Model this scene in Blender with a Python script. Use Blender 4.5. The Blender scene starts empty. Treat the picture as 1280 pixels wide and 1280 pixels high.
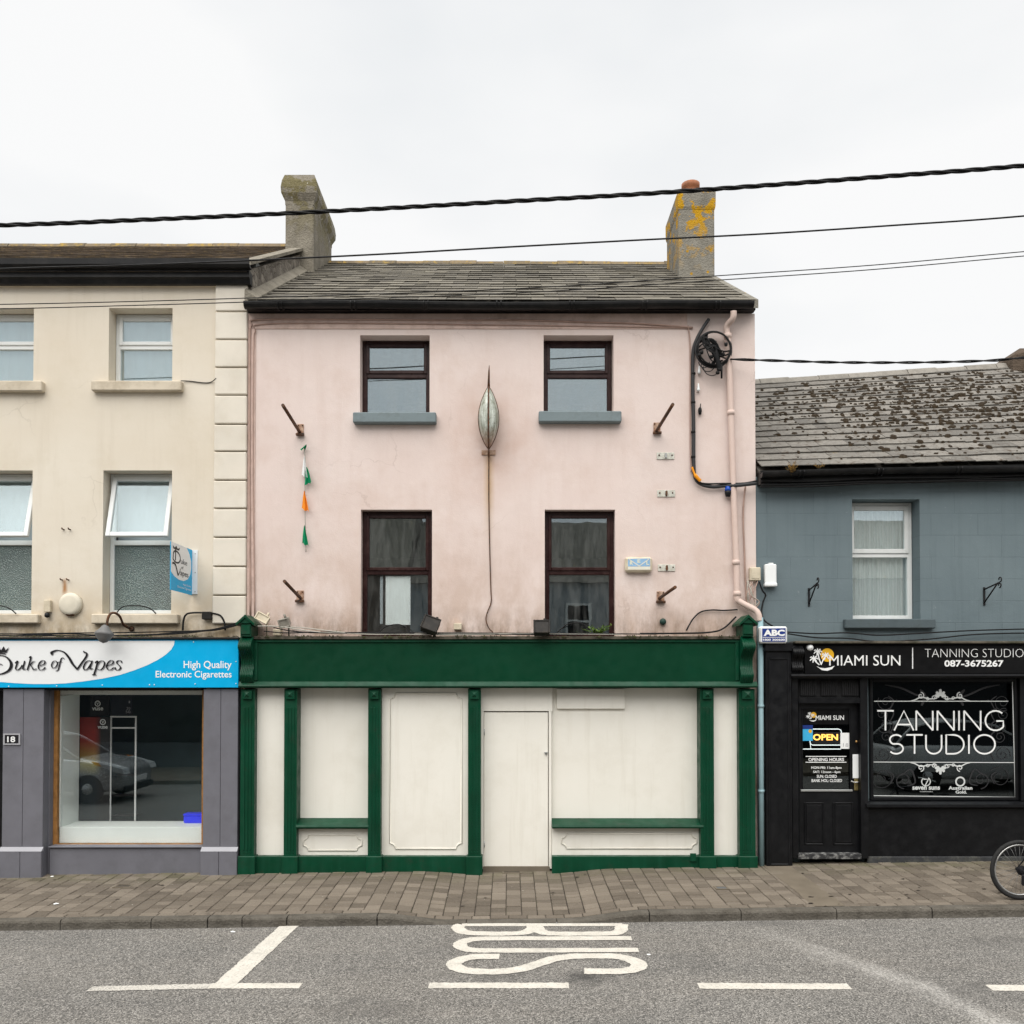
import bpy, bmesh, math, random
from mathutils import Vector, Matrix
random.seed(7)
R = math.radians
scn = bpy.context.scene
COL = scn.collection

# ------------------------------------------------------------ camera, sky, sun, exposure
CAM = Vector((0.0, -11.5, 2.46)); FPX = 1092.5; TILT = R(1.05)
SX = 4 / 1280; SY = (208 - FPX * math.tan(TILT)) / 1280
cd = bpy.data.cameras.new('camera'); cam = bpy.data.objects.new('camera', cd); COL.objects.link(cam)
cam.location = CAM; cam.rotation_euler = (R(90) + TILT, 0, 0)
cd.sensor_width = 36; cd.lens = FPX / 1280 * 36; cd.shift_x = SX; cd.shift_y = SY
cd.clip_end = 2000; cd.clip_start = 0.05
scn.camera = cam
scn.view_settings.view_transform = 'Standard'; scn.view_settings.look = 'None'
scn.view_settings.gamma = 1; scn.view_settings.use_curve_mapping = False
scn.view_settings.exposure = 1.56
SUN_EL, SUN_AZ = R(60), R(198)        # azimuth measured clockwise from +Y (the sun stands behind the camera)
wd = bpy.data.worlds.new('World'); scn.world = wd; wd.use_nodes = True
wn = wd.node_tree.nodes; wl = wd.node_tree.links
bg = wn['Background']
sky = wn.new('ShaderNodeTexSky'); sky.sky_type = 'NISHITA'; sky.sun_disc = False
sky.sun_elevation = SUN_EL; sky.sun_rotation = SUN_AZ
sk = wn.new('ShaderNodeMix'); sk.data_type = 'RGBA'; sk.blend_type = 'MULTIPLY'; sk.inputs[0].default_value = 1
sk.inputs[7].default_value = (0.045, 0.045, 0.045, 1); wl.new(sky.outputs[0], sk.inputs[6])
tc = wn.new('ShaderNodeTexCoord'); mp = wn.new('ShaderNodeMapping'); mp.inputs['Scale'].default_value = (1, 1, 2.2)
wl.new(tc.outputs['Generated'], mp.inputs[0])
ns = wn.new('ShaderNodeTexNoise'); ns.inputs['Scale'].default_value = 1.7; ns.inputs['Detail'].default_value = 5; ns.inputs['Roughness'].default_value = .45
wl.new(mp.outputs[0], ns.inputs[0])
rp = wn.new('ShaderNodeValToRGB'); wl.new(ns.outputs[0], rp.inputs[0])
rp.color_ramp.elements[0].position = .34; rp.color_ramp.elements[0].color = (.272, .281, .289, 1)
rp.color_ramp.elements[1].position = .58; rp.color_ramp.elements[1].color = (.335, .335, .334, 1)
mx = wn.new('ShaderNodeMix'); mx.data_type = 'RGBA'; mx.inputs[0].default_value = .96     # thick cloud deck over the clear sky
wl.new(sk.outputs[2], mx.inputs[6]); wl.new(rp.outputs[0], mx.inputs[7]); wl.new(mx.outputs[2], bg.inputs[0])
bg.inputs[1].default_value = 1.0
sl = bpy.data.lights.new('sun', 'SUN'); sl.energy = 1.5; sl.angle = R(72); sl.color = (1, .965, .915)
so = bpy.data.objects.new('sun', sl); COL.objects.link(so); so.location = (-6, -20, 25)
sd = Vector((math.sin(SUN_AZ) * math.cos(SUN_EL), math.cos(SUN_AZ) * math.cos(SUN_EL), math.sin(SUN_EL)))
so.rotation_euler = (-sd).to_track_quat('-Z', 'Y').to_euler()

# ------------------------------------------------------------ pixel -> point, ground heights
UP = Vector((0, -math.sin(TILT), math.cos(TILT))); FW = Vector((0, math.cos(TILT), math.sin(TILT)))
def ray(px, py):
    return Vector(((px - 640 + 1280 * SX) / FPX, 0, 0)) + UP * ((640 + 1280 * SY - py) / FPX) + FW
def at(px, py, Y):
    d = ray(px, py); return CAM + d * ((Y - CAM.y) / d.y)
SLOPE = 0.0135; KY = -2.16; ROADZ = -0.145
def road_z(X, Y=0): return SLOPE * X + ROADZ - 0.012 * max(0, min(1, (KY - Y) / 1.0)) * 0
def sm(a, b, x):
    t = max(0, min(1, (x - a) / (b - a))); return t * t * (3 - 2 * t)
def pave_z(X, Y):
    t = max(0, min(1, -Y / -KY if False else Y / KY))
    dk = sm(-1.42, -.62, X) * (1 - sm(.62, 1.45, X)) * .083
    dw = sm(-1.1, -.35, X) * (1 - sm(.55, 1.35, X)) * .045
    return SLOPE * X + 0.021 * Y - (dw * (1 - t) + dk * t)
def onroad(px, py, h=0):
    d = ray(px, py); n = Vector((-SLOPE, 0, 1))
    t = (ROADZ + h - n.dot(CAM)) / n.dot(d); return CAM + d * t
def onpave(px, py):
    p = at(px, py, -1)
    for _ in range(12):
        d = ray(px, py); t = (pave_z(p.x, p.y) - CAM.z) / d.z; p = CAM + d * t
    return p

# ------------------------------------------------------------ mesh collector
class G:
    def __init__(s): s.v = []; s.f = []; s.sm = []
    def add(s, vs, fs, smooth=False):
        o = len(s.v); s.v += [tuple(v) for v in vs]
        for f in fs: s.f.append([o + i for i in f]); s.sm.append(smooth)
        return s
    def box(s, x0, x1, y0, y1, z0, z1, bev=0):
        if x1 < x0: x0, x1 = x1, x0
        if y1 < y0: y0, y1 = y1, y0
        if z1 < z0: z0, z1 = z1, z0
        b = min(bev, (x1 - x0) * .45, (y1 - y0) * .45, (z1 - z0) * .45)
        if b <= 0:
            vs = [(x, y, z) for x in (x0, x1) for y in (y0, y1) for z in (z0, z1)]
            return s.add(vs, [(0, 1, 3, 2), (4, 6, 7, 5), (0, 4, 5, 1), (2, 3, 7, 6), (0, 2, 6, 4), (1, 5, 7, 3)])
        bm = bmesh.new(); bmesh.ops.create_cube(bm, size=1)
        for v in bm.verts:
            v.co = ((x0 + x1) / 2 + v.co.x * (x1 - x0), (y0 + y1) / 2 + v.co.y * (y1 - y0), (z0 + z1) / 2 + v.co.z * (z1 - z0))
        bmesh.ops.bevel(bm, geom=bm.edges[:], offset=b, segments=1, affect='EDGES')
        bm.verts.index_update(); s.add([v.co[:] for v in bm.verts], [[v.index for v in f.verts] for f in bm.faces]); bm.free(); return s
    def pb(s, px0, py0, px1, py1, Y, dep, bev=0):
        """box whose front face covers a pixel rectangle on the plane Y, going back by dep"""
        ym = (py0 + py1) / 2; xm = (px0 + px1) / 2
        return s.box(at(px0, ym, Y).x, at(px1, ym, Y).x, Y, Y + dep, at(xm, py1, Y).z, at(xm, py0, Y).z, bev)
    def prism(s, poly, axis, lo, hi, smooth=False):
        n = len(poly)
        mk = {'x': lambda a, b, t: (t, a, b), 'y': lambda a, b, t: (a, t, b), 'z': lambda a, b, t: (a, b, t)}[axis]
        vs = [mk(a, b, lo) for a, b in poly] + [mk(a, b, hi) for a, b in poly]
        s.add(vs, [list(range(n))[::-1], [n + i for i in range(n)]])
        o = len(s.v) - 2 * n
        for i in range(n):
            j = (i + 1) % n; s.f.append([o + i, o + j, o + n + j, o + n + i]); s.sm.append(smooth)
        return s
    def ppoly(s, pts, Y, dep):
        """flat-faced plate from a pixel outline on plane Y"""
        P = [at(x, y, Y) for x, y in pts]
        return s.prism([(p.x, p.z) for p in P], 'y', Y, Y + dep)
    def tube(s, pts, r, seg=8, closed=False):
        P = [Vector(p) for p in pts]; n = len(P)
        rr = r if isinstance(r, (list, tuple)) else [r] * n
        if n < 2: return s
        T = []
        for i in range(n):
            a = P[i - 1] if (i > 0 or closed) else P[i]; b = P[(i + 1) % n] if (i < n - 1 or closed) else P[i]
            d = b - a; T.append(d.normalized() if d.length > 1e-9 else Vector((0, 0, 1)))
        up = Vector((0, 0, 1)) if abs(T[0].z) < .9 else Vector((1, 0, 0))
        u = T[0].cross(up).normalized(); vs = []
        for i in range(n):
            u = (u - T[i] * u.dot(T[i])).normalized(); w = T[i].cross(u)
            for k in range(seg):
                a = 2 * math.pi * k / seg; vs.append(P[i] + (u * math.cos(a) + w * math.sin(a)) * rr[i])
        fs = []
        for i in range(n if closed else n - 1):
            j = (i + 1) % n
            for k in range(seg):
                l = (k + 1) % seg; fs.append((i * seg + k, i * seg + l, j * seg + l, j * seg + k))
        s.add(vs, fs, True)
        if not closed:
            o = len(s.v) - len(vs)
            s.f.append([o + k for k in range(seg)][::-1]); s.sm.append(False)
            s.f.append([o + (n - 1) * seg + k for k in range(seg)]); s.sm.append(False)
        return s
    def lathe(s, prof, c, ax='z', seg=20, smooth=True):
        vs = []; fs = []; n = len(prof)
        for r, h in prof:
            for k in range(seg):
                a = 2 * math.pi * k / seg; x, y = r * math.cos(a), r * math.sin(a)
                vs.append({'z': (c[0] + x, c[1] + y, c[2] + h), 'y': (c[0] + x, c[1] + h, c[2] + y), 'x': (c[0] + h, c[1] + x, c[2] + y)}[ax])
        for i in range(n - 1):
            for k in range(seg):
                l = (k + 1) % seg; fs.append((i * seg + k, i * seg + l, (i + 1) * seg + l, (i + 1) * seg + k))
        s.add(vs, fs, smooth); o = len(s.v) - len(vs)
        if prof[0][0] > 1e-6: s.f.append([o + k for k in range(seg)][::-1]); s.sm.append(False)
        if prof[-1][0] > 1e-6: s.f.append([o + (n - 1) * seg + k for k in range(seg)]); s.sm.append(False)
        return s
    def mesh(s, name, mat):
        me = bpy.data.meshes.new(name); me.from_pydata(s.v, [], s.f); me.update()
        bm = bmesh.new(); bm.from_mesh(me); bmesh.ops.recalc_face_normals(bm, faces=bm.faces[:]); bm.to_mesh(me); bm.free()
        if any(s.sm): me.polygons.foreach_set('use_smooth', s.sm)
        if mat: me.materials.append(mat)
        return me
    def build(s, name, mat, parent=None, **kw): return link(name, s.mesh(name, mat), parent, **kw)

BASE = {}
def link(name, me, parent=None, label=None, cat=None, group=None, kind=None, mw=None):
    o = bpy.data.objects.new(name, me); COL.objects.link(o)
    if parent:
        o.parent = parent
        if parent.name in BASE: o.matrix_parent_inverse = Matrix.Translation(-BASE[parent.name])
    if mw is not None: o.matrix_basis = mw
    return tag(o, label, cat, group, kind)
def tag(o, label=None, cat=None, group=None, kind=None):
    for k, v in (('label', label), ('category', cat), ('group', group), ('kind', kind)):
        if v: o[k] = v
    return o
def thing(name, label, cat, loc, group=None):
    o = bpy.data.objects.new(name, None); COL.objects.link(o); o.empty_display_size = .2
    o.location = loc; BASE[o.name] = Vector(loc); return tag(o, label, cat, group)
def smooth_pts(pts, k=6, closed=False):
    P = [Vector(p) for p in pts]; n = len(P); out = []
    if n < 3: return P
    for i in range(n if closed else n - 1):
        g = (lambda j: P[j % n]) if closed else (lambda j: P[max(0, min(n - 1, j))])
        a, b, c, d = g(i - 1), g(i), g(i + 1), g(i + 2)
        for t in range(k):
            t /= k; out.append(.5 * ((2 * b) + (c - a) * t + (2 * a - 5 * b + 4 * c - d) * t * t + (3 * b - a - 3 * c + d) * t ** 3))
    if not closed: out.append(P[-1])
    return out

# ------------------------------------------------------------ flat print: strokes, text
class Ink:
    """marks laid on a plane Y, pixel outlines; each stroke sits a hair in front of the one before"""
    def __init__(s, Y, proj=None): s.Y = Y; s.g = G(); s.k = 0; s.proj = proj
    def P(s, x, y):
        Y = s.Y - .0004 * (s.k % 12)
        return s.proj(x, y, s.k) if s.proj else at(x, y, Y)
    def stroke(s, pts, w, nib=None, k=6, thin=.28, closed=False, smooth=True, taper=False):
        p = [Vector((x, y, 0)) for x, y in pts]
        if smooth: p = smooth_pts(p, k, closed)
        n = len(p); vs = []; fs = []
        for i in range(n):
            a = p[(i - 1) % n] if (i > 0 or closed) else p[i]; b = p[(i + 1) % n] if (i < n - 1 or closed) else p[i]
            t = b - a; t = t.normalized() if t.length > 1e-9 else Vector((1, 0, 0)); nn = Vector((-t.y, t.x, 0))
            ww = w
            if nib is not None:
                ang = math.atan2(t.y, t.x); ww = w * (thin + (1 - thin) * abs(math.sin(ang - nib)) ** 1.5)
            if taper: ww *= .25 + .75 * math.sin(math.pi * min(1, (i + .3) / n)) ** .6
            vs += [s.P(*(p[i] + nn * ww / 2).xy), s.P(*(p[i] - nn * ww / 2).xy)]
        for i in range(n if closed else n - 1):
            j = (i + 1) % n; fs.append((2 * i, 2 * i + 1, 2 * j + 1, 2 * j))
        s.g.add(vs, fs); s.k += 1; return s
    def poly(s, pts):
        s.g.add([s.P(x, y) for x, y in pts], [list(range(len(pts)))]); s.k += 1; return s
    def ell(s, cx, cy, rx, ry, n=24, a0=0, a1=360):
        return s.poly([(cx + rx * math.cos(R(a0 + (a1 - a0) * i / n)), cy + ry * math.sin(R(a0 + (a1 - a0) * i / n))) for i in range(n)])
    def arc(s, cx, cy, rx, ry, a0, a1, w, n=20, **kw):
        return s.stroke([(cx + rx * math.cos(R(a0 + (a1 - a0) * i / n)), cy + ry * math.sin(R(a0 + (a1 - a0) * i / n))) for i in range(n + 1)], w, smooth=False, **kw)
    def spiral(s, cx, cy, r0, r1, a0, turns, w, sx=1):
        n = int(14 * abs(turns)) + 4
        return s.stroke([(cx + sx * (r0 + (r1 - r0) * i / n) * math.cos(R(a0) + 2 * math.pi * turns * i / n), cy + (r0 + (r1 - r0) * i / n) * math.sin(R(a0) + 2 * math.pi * turns * i / n)) for i in range(n + 1)], w, smooth=False)
    def text(s, txt, x0, y0, x1, y1, bold=0, shear=0):
        """text fitted into the pixel box"""
        cu = bpy.data.curves.new('t', 'FONT'); cu.body = txt; cu.offset = bold; cu.shear = shear; cu.resolution_u = 3
        o = bpy.data.objects.new('t', cu); me = bpy.data.meshes.new_from_object(o)
        if len(me.vertices):
            xs = [v.co.x for v in me.vertices]; ys = [v.co.y for v in me.vertices]
            ax, bx, ay, by = min(xs), max(xs), min(ys), max(ys)
            vs = [s.P(x0 + (v.co.x - ax) / (bx - ax) * (x1 - x0), y1 - (v.co.y - ay) / (by - ay) * (y1 - y0)) for v in me.vertices]
            s.g.add(vs, [list(p.vertices) for p in me.polygons])
        s.k += 1
        bpy.data.objects.remove(o); bpy.data.curves.remove(cu); bpy.data.meshes.remove(me); return s
    def mono(s, txt, x0, y0, x1, y1, w, gap=.22):
        """thin geometric capitals drawn as single-width strokes"""
        wd_ = [MONO[c][0] for c in txt]; kern = [gap * .1 if a + b == 'TA' else gap * .55 if 'A' in a + b else gap * .7 if a == 'T' or b == 'T' else gap for a, b in zip(txt, txt[1:])] + [0]; tot = sum(wd_) + sum(kern); sx = (x1 - x0) / tot; h = y1 - y0; x = x0
        for c, ww in zip(txt, wd_):
            for st in MONO[c][1]: s.stroke([(x + a * sx, y1 - b * h) for a, b in st], w, smooth=False)
            x += (ww + kern.pop(0)) * sx
        return s
    def build(s, name, mat, parent, **kw): return s.g.build(name, mat, parent, **kw)
def _arc(cx, cy, rx, ry, a0, a1, n=14): return [(cx + rx * math.cos(R(a0 + (a1 - a0) * i / n)), cy + ry * math.sin(R(a0 + (a1 - a0) * i / n))) for i in range(n + 1)]
MONO = {
 'T': (.78, [[(0, 1), (.78, 1)], [(.39, 1), (.39, 0)]]), 'A': (.92, [[(0, 0), (.46, 1), (.92, 0)], [(.15, .3), (.77, .3)]]),
 'N': (.78, [[(0, 0), (0, 1)], [(0, 1), (.78, 0)], [(.78, 0), (.78, 1)]]), 'I': (.04, [[(.02, 0), (.02, 1)]]),
 'M': (.92, [[(0, 0), (.1, 1)], [(.1, 1), (.46, .25), (.82, 1)], [(.82, 1), (.92, 0)]]),
 'G': (.92, [_arc(.48, .5, .48, .5, 48, 315) + [(.85, .2), (.85, .48), (.52, .48)]]),
 'S': (.66, [_arc(.33, .745, .3, .255, 35, 240, 12) + _arc(.33, .27, .33, .27, 70, -145, 14)]),
 'U': (.74, [[(0, 1), (0, .4)] + _arc(.37, .38, .37, .38, 180, 360) + [(.74, .4), (.74, 1)]]),
 'D': (.84, [[(0, 0), (0, 1), (.34, 1)] + _arc(.34, .5, .5, .5, 90, -90) + [(0, 0)]]),
 'O': (1.0, [_arc(.5, .5, .5, .5, 0, 360, 28)]), ' ': (.35, [])}

# ------------------------------------------------------------ procedural materials
class N:
    def __init__(s, name):
        s.m = bpy.data.materials.new(name); s.m.use_nodes = True; s.t = s.m.node_tree
        s.b = s.t.nodes['Principled BSDF']; s.out = s.t.nodes['Material Output']
        s.tc = s.t.nodes.new('ShaderNodeTexCoord'); s.co = s.tc.outputs['Object']
    def new(s, ty): return s.t.nodes.new('ShaderNode' + ty)
    def ln(s, a, b): s.t.links.new(a, b)
    def put(s, sock, v):
        if isinstance(v, bpy.types.NodeSocket): s.ln(v, sock)
        elif isinstance(v, (tuple, list)) and len(v) == 3 and sock.type == 'RGBA': sock.default_value = (*v, 1)
        else: sock.default_value = v
    def map(s, scale=(1, 1, 1), loc=(0, 0, 0), rot=(0, 0, 0), co=None):
        n = s.new('Mapping'); n.inputs['Scale'].default_value = scale; n.inputs['Location'].default_value = loc; n.inputs['Rotation'].default_value = rot
        s.ln(co or s.co, n.inputs[0]); return n.outputs[0]
    def noise(s, sc, det=3, ro=.5, co=None, dist=0):
        n = s.new('TexNoise'); n.inputs['Scale'].default_value = sc; n.inputs['Detail'].default_value = det
        n.inputs['Roughness'].default_value = ro; n.inputs['Distortion'].default_value = dist
        s.ln(co or s.co, n.inputs[0]); return n.outputs[0]
    def vor(s, sc, feat='F1', co=None, out=0):
        n = s.new('TexVoronoi'); n.feature = feat; n.inputs['Scale'].default_value = sc; s.ln(co or s.co, n.inputs['Vector']); return n.outputs[out]
    def rng(s, v, a, b, c=0, d=1):
        n = s.new('MapRange'); n.inputs[1].default_value = a; n.inputs[2].default_value = b; n.inputs[3].default_value = c; n.inputs[4].default_value = d
        s.put(n.inputs[0], v); return n.outputs[0]
    def ma(s, op, a, b=0):
        n = s.new('Math'); n.operation = op; s.put(n.inputs[0], a); s.put(n.inputs[1], b); return n.outputs[0]
    def mix(s, f, a, b, bt='MIX'):
        n = s.new('Mix'); n.data_type = 'RGBA'; n.blend_type = bt; s.put(n.inputs[0], f); s.put(n.inputs[6], a); s.put(n.inputs[7], b); return n.outputs[2]
    def xyz(s):
        n = s.new('SeparateXYZ'); s.ln(s.co, n.inputs[0]); return n.outputs
    def bump(s, h, st=.2, d=.01):
        n = s.new('Bump'); n.inputs['Strength'].default_value = st; n.inputs['Distance'].default_value = d; s.ln(h, n.inputs['Height'])
        s.ln(n.outputs[0], s.b.inputs['Normal']); return n
    def rnd(s):
        o = s.new('ObjectInfo').outputs['Random']; g = s.new('NewGeometry').outputs['Random Per Island']
        return s.ma('FRACT', s.ma('ADD', o, g))
    def fin(s, col, rough=.6, metal=0, spec=.5):
        s.put(s.b.inputs['Base Color'], col); s.put(s.b.inputs['Roughness'], rough); s.b.inputs['Metallic'].default_value = metal
        s.b.inputs['Specular IOR Level'].default_value = spec; return s.m
def sc(c, k): return tuple(min(1, x * k) for x in c)
def paint(name, col, rough=.5, var=.12, vs=3, bump=.12, bs=60, dirt=None, damt=.35, dsc=2.2, metal=0, spec=.25):
    n = N(name); c = n.mix(n.rng(n.noise(vs, 4, .6), .3, .7), sc(col, 1 - var), sc(col, 1 + var * .5))
    if dirt: c = n.mix(n.ma('MULTIPLY', n.rng(n.noise(dsc, 6, .7), .48, .75), damt), c, dirt)
    n.bump(n.noise(bs, 4, .6), bump, .004)
    return n.fin(c, n.rng(n.noise(vs * 4, 3), .3, .7, rough - .08, rough + .08), metal, spec)
def plain(name, col, rough=.5, metal=0, spec=.25): return paint(name, col, rough, .06, 8, .04, 90, None, metal=metal, spec=spec)

def streaks(n, sx=9, sz=.45): return n.noise(1, 5, .65, n.map((sx, sx, sz)))
def cracks(n, s=.9, wd_=.010, thr=.5):
    co = n.map((1, 1, 1)); d = n.new('VectorMath'); d.operation = 'ADD'
    nz = n.new('TexNoise'); nz.inputs['Scale'].default_value = 2.6; nz.inputs['Detail'].default_value = 6; n.ln(co, nz.inputs[0])
    sl_ = n.new('VectorMath'); sl_.operation = 'SCALE'; sl_.inputs['Scale'].default_value = .5; n.ln(nz.outputs['Color'], sl_.inputs[0])
    n.ln(co, d.inputs[0]); n.ln(sl_.outputs[0], d.inputs[1])
    e = n.vor(s, 'DISTANCE_TO_EDGE', d.outputs[0])
    return n.ma('MULTIPLY', n.rng(e, wd_, 0), n.rng(n.noise(.8, 2), thr, thr + .12))
def mat_pink():
    n = N('pink_render'); X, Y, Z = n.xyz()
    c = n.mix(n.rng(n.noise(.7, 4, .55), .3, .7), (.66, .545, .50), (.71, .610, .570))
    c = n.mix(n.ma('MULTIPLY', n.rng(streaks(n, 5, .6), .5, .78), .22), c, (.50, .37, .31))
    c = n.mix(n.ma('MULTIPLY', n.rng(n.noise(5, 6, .7), .45, .8), .2), c, (.80, .71, .65)); c = n.mix(n.ma('MULTIPLY', n.rng(n.noise(1.1, 6, .7, n.map((1, 1, 1), (7, 0, 3))), .50, .68), .4), c, (.56, .425, .36))
    low = n.ma('MULTIPLY', n.rng(Z, 4.6, 3.1), n.rng(n.noise(1.5, 6, .68, n.map((1.4, 1, .8))), .36, .60))
    c = n.mix(n.ma('MULTIPLY', low, .72), c, (.45, .325, .25))
    low2 = n.ma('MULTIPLY', n.rng(Z, 3.42, 3.0), n.rng(n.noise(6, 6, .75, n.map((1, 1, .35))), .40, .62))
    c = n.mix(n.ma('MULTIPLY', low2, .75), c, (.17, .115, .075))
    # rust streak washed down below the ornament's plate
    xs = n.rng(n.ma('ABSOLUTE', n.ma('ADD', X, .262)), .085, .0); zs = n.ma('MULTIPLY', n.rng(Z, 4.2, 5.1), n.rng(Z, 5.46, 5.40))
    c = n.mix(n.ma('MULTIPLY', n.ma('MULTIPLY', xs, zs), n.rng(n.noise(3, 4), .25, .6, .4, .95)), c, (.50, .33, .14))
    # brownish halo of damp round the ornament
    hd = n.ma('SQRT', n.ma('ADD', n.ma('POWER', n.ma('ADD', X, .26), 2), n.ma('POWER', n.ma('MULTIPLY', n.ma('SUBTRACT', Z, 5.55), .8), 2)))
    c = n.mix(n.ma('MULTIPLY', n.rng(hd, .8, .1), n.rng(n.noise(3, 5, .6), .35, .7, .2, .75)), c, (.52, .34, .265))
    c = n.mix(n.ma('MULTIPLY', cracks(n, .8, .006, .53), .28), c, (.28, .19, .15))
    n.bump(n.ma('ADD', n.noise(3.5, 5, .6), n.ma('MULTIPLY', n.noise(70, 4, .6), .25)), .35, .02)
    return n.fin(c, .88, 0, .3)
def mat_cream():
    n = N('cream_render'); X, Y, Z = n.xyz()
    c = n.mix(n.rng(n.noise(.6, 4, .55), .3, .7), (.645, .575, .47), (.70, .645, .55))
    c = n.mix(n.ma('MULTIPLY', n.rng(streaks(n, 7), .52, .8), .22), c, (.46, .39, .29)); c = n.mix(n.ma('MULTIPLY', n.rng(n.noise(1.0, 6, .7, n.map((1, 1, 1), (4, 0, 8))), .50, .68), .35), c, (.56, .49, .37))
    low = n.ma('MULTIPLY', n.rng(Z, 3.75, 3.05), n.rng(n.noise(3, 6, .7), .32, .58))
    c = n.mix(n.ma('MULTIPLY', low, .7), c, (.42, .31, .17))
    low2 = n.ma('MULTIPLY', n.rng(Z, 3.25, 2.98), n.rng(n.noise(7, 6, .75, n.map((1, 1, .4))), .42, .6)); c = n.mix(n.ma('MULTIPLY', low2, .8), c, (.16, .11, .06))
    fx = at(81, 730, 0).x; xs = n.rng(n.ma('ABSOLUTE', n.ma('SUBTRACT', X, fx)), .045, .008); zs = n.ma('MULTIPLY', n.rng(Z, at(81, 748, 0).z, at(81, 738, 0).z), n.rng(Z, at(81, 722, 0).z, at(81, 726, 0).z))
    c = n.mix(n.ma('MULTIPLY', n.ma('MULTIPLY', xs, zs), n.rng(n.noise(9, 4), .3, .6, .3, .9)), c, (.34, .15, .04))
    c = n.mix(n.ma('MULTIPLY', cracks(n, .7, .008, .5), .3), c, (.36, .31, .24))
    n.bump(n.ma('ADD', n.noise(3, 5, .6), n.ma('MULTIPLY', n.noise(80, 4, .6), .2)), .3, .016)
    return n.fin(c, .88, 0, .3)
def mat_blue():
    n = N('blue_render'); X, Y, Z = n.xyz()
    c = n.mix(n.rng(n.noise(.9, 4, .6), .3, .7), (.112, .150, .166), (.142, .184, .199))
    c = n.mix(n.ma('MULTIPLY', n.rng(streaks(n, 8), .5, .8), .35), c, (.07, .095, .105))
    c = n.mix(n.ma('MULTIPLY', n.rng(n.noise(14, 6, .7), .66, .72), .4), c, (.30, .33, .34))
    br = n.new('TexBrick'); br.inputs['Scale'].default_value = 1; br.inputs['Mortar Size'].default_value = .006; br.inputs['Mortar Smooth'].default_value = .6
    br.inputs['Brick Width'].default_value = .62; br.inputs['Row Height'].default_value = .29; br.offset = .5
    n.ln(n.map((1, 1, 1), rot=(R(-90), 0, 0)), br.inputs[0])
    ln_ = n.ma('MULTIPLY', br.outputs['Fac'], n.rng(n.noise(1.7, 3), .35, .6))
    c = n.mix(n.ma('MULTIPLY', ln_, .35), c, (.06, .08, .09))
    n.bump(n.ma('SUBTRACT', n.ma('ADD', n.noise(4, 5, .6), n.ma('MULTIPLY', n.noise(70, 4, .6), .25)), n.ma('MULTIPLY', ln_, .5)), .35, .014)
    return n.fin(c, .72, 0, .4)
def mat_slate(name, a, b, lich, lamt, moss=0):
    n = N(name); r = n.rnd()
    c = n.mix(r, a, b); c = n.mix(n.ma('MULTIPLY', n.rng(n.noise(9, 6, .7, n.tc.outputs['Object']), .45, .75), .6), c, sc(a, .45))
    geo = n.new('NewGeometry').outputs['Position']
    c = n.mix(n.ma('MULTIPLY', n.rng(n.noise(7, 6, .75, geo), .5, .72), lamt), c, lich)
    c = n.mix(n.rng(n.noise(2.6, 5, .7, geo), .70, .74, 0, .8), c, (.42, .27, .03))
    c = n.mix(n.rng(n.noise(38, 3, .6, geo), .66, .72, 0, .5), c, (.42, .41, .36))
    if moss: c = n.mix(n.rng(n.noise(11, 6, .7, geo), .56, .64, 0, moss), c, (.055, .035, .018))
    n.bump(n.noise(45, 5, .65, geo), .6, .006); return n.fin(c, .8, 0, .35)
def mat_stone(name, a, b, lich=0, lx=None, l1=(.34, .17, .004), l2=(.60, .42, .02)):
    n = N(name); c = n.mix(n.rng(n.noise(5, 6, .7), .3, .7), a, b)
    c = n.mix(n.rng(n.noise(60, 3, .6), .55, .75, 0, .55), c, sc(b, 1.35)); c = n.mix(n.rng(n.vor(55), .0, .22, .6, 0), c, sc(a, .45))
    c = n.mix(n.ma('MULTIPLY', n.rng(streaks(n, 6, .8), .5, .75), .5), c, sc(a, .4))
    if lich:
        X, Y, Z = n.xyz()
        c = n.mix(n.ma('MULTIPLY', n.rng(n.noise(4.2, 5, .65), lich - .015, lich + .03), n.rng(Z, lx[0], lx[1])), c, n.mix(n.noise(20, 3), l1, l2))
        c = n.mix(n.rng(n.vor(5.2), .13, .10, 0, .9), c, (.42, .23, .01)) if lx[2] else n.mix(n.ma('MULTIPLY', n.rng(n.vor(8), .16, .12, 0, .9), n.rng(n.noise(3), .55, .6)), c, (.72, .70, .62))
    n.bump(n.ma('ADD', n.noise(30, 5, .7), n.vor(40)), .6, .012); return n.fin(c, .9, 0, .25)
def mat_rubble():
    n = N('rubble_stone'); co = n.map((1, 1, 1.6))
    v = n.vor(5.5, 'F1', co, 1); e = n.vor(5.5, 'DISTANCE_TO_EDGE', co)
    c = n.mix(n.rng(n.noise(6, 6, .7), .3, .7), (.14, .12, .10), (.42, .38, .32)); bw = n.new('RGBToBW'); n.ln(v, bw.inputs[0]); c = n.mix(n.rng(bw.outputs[0], .2, .8, 0, .6), c, (.10, .085, .07))
    c = n.mix(n.rng(e, .05, .0), c, (.07, .055, .045)); c = n.mix(n.rng(n.noise(22, 5, .7), .55, .7, 0, .6), c, (.5, .47, .42))
    n.bump(n.ma('ADD', e, n.noise(30, 5, .7)), .9, .05); return n.fin(c, .92, 0, .2)
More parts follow.
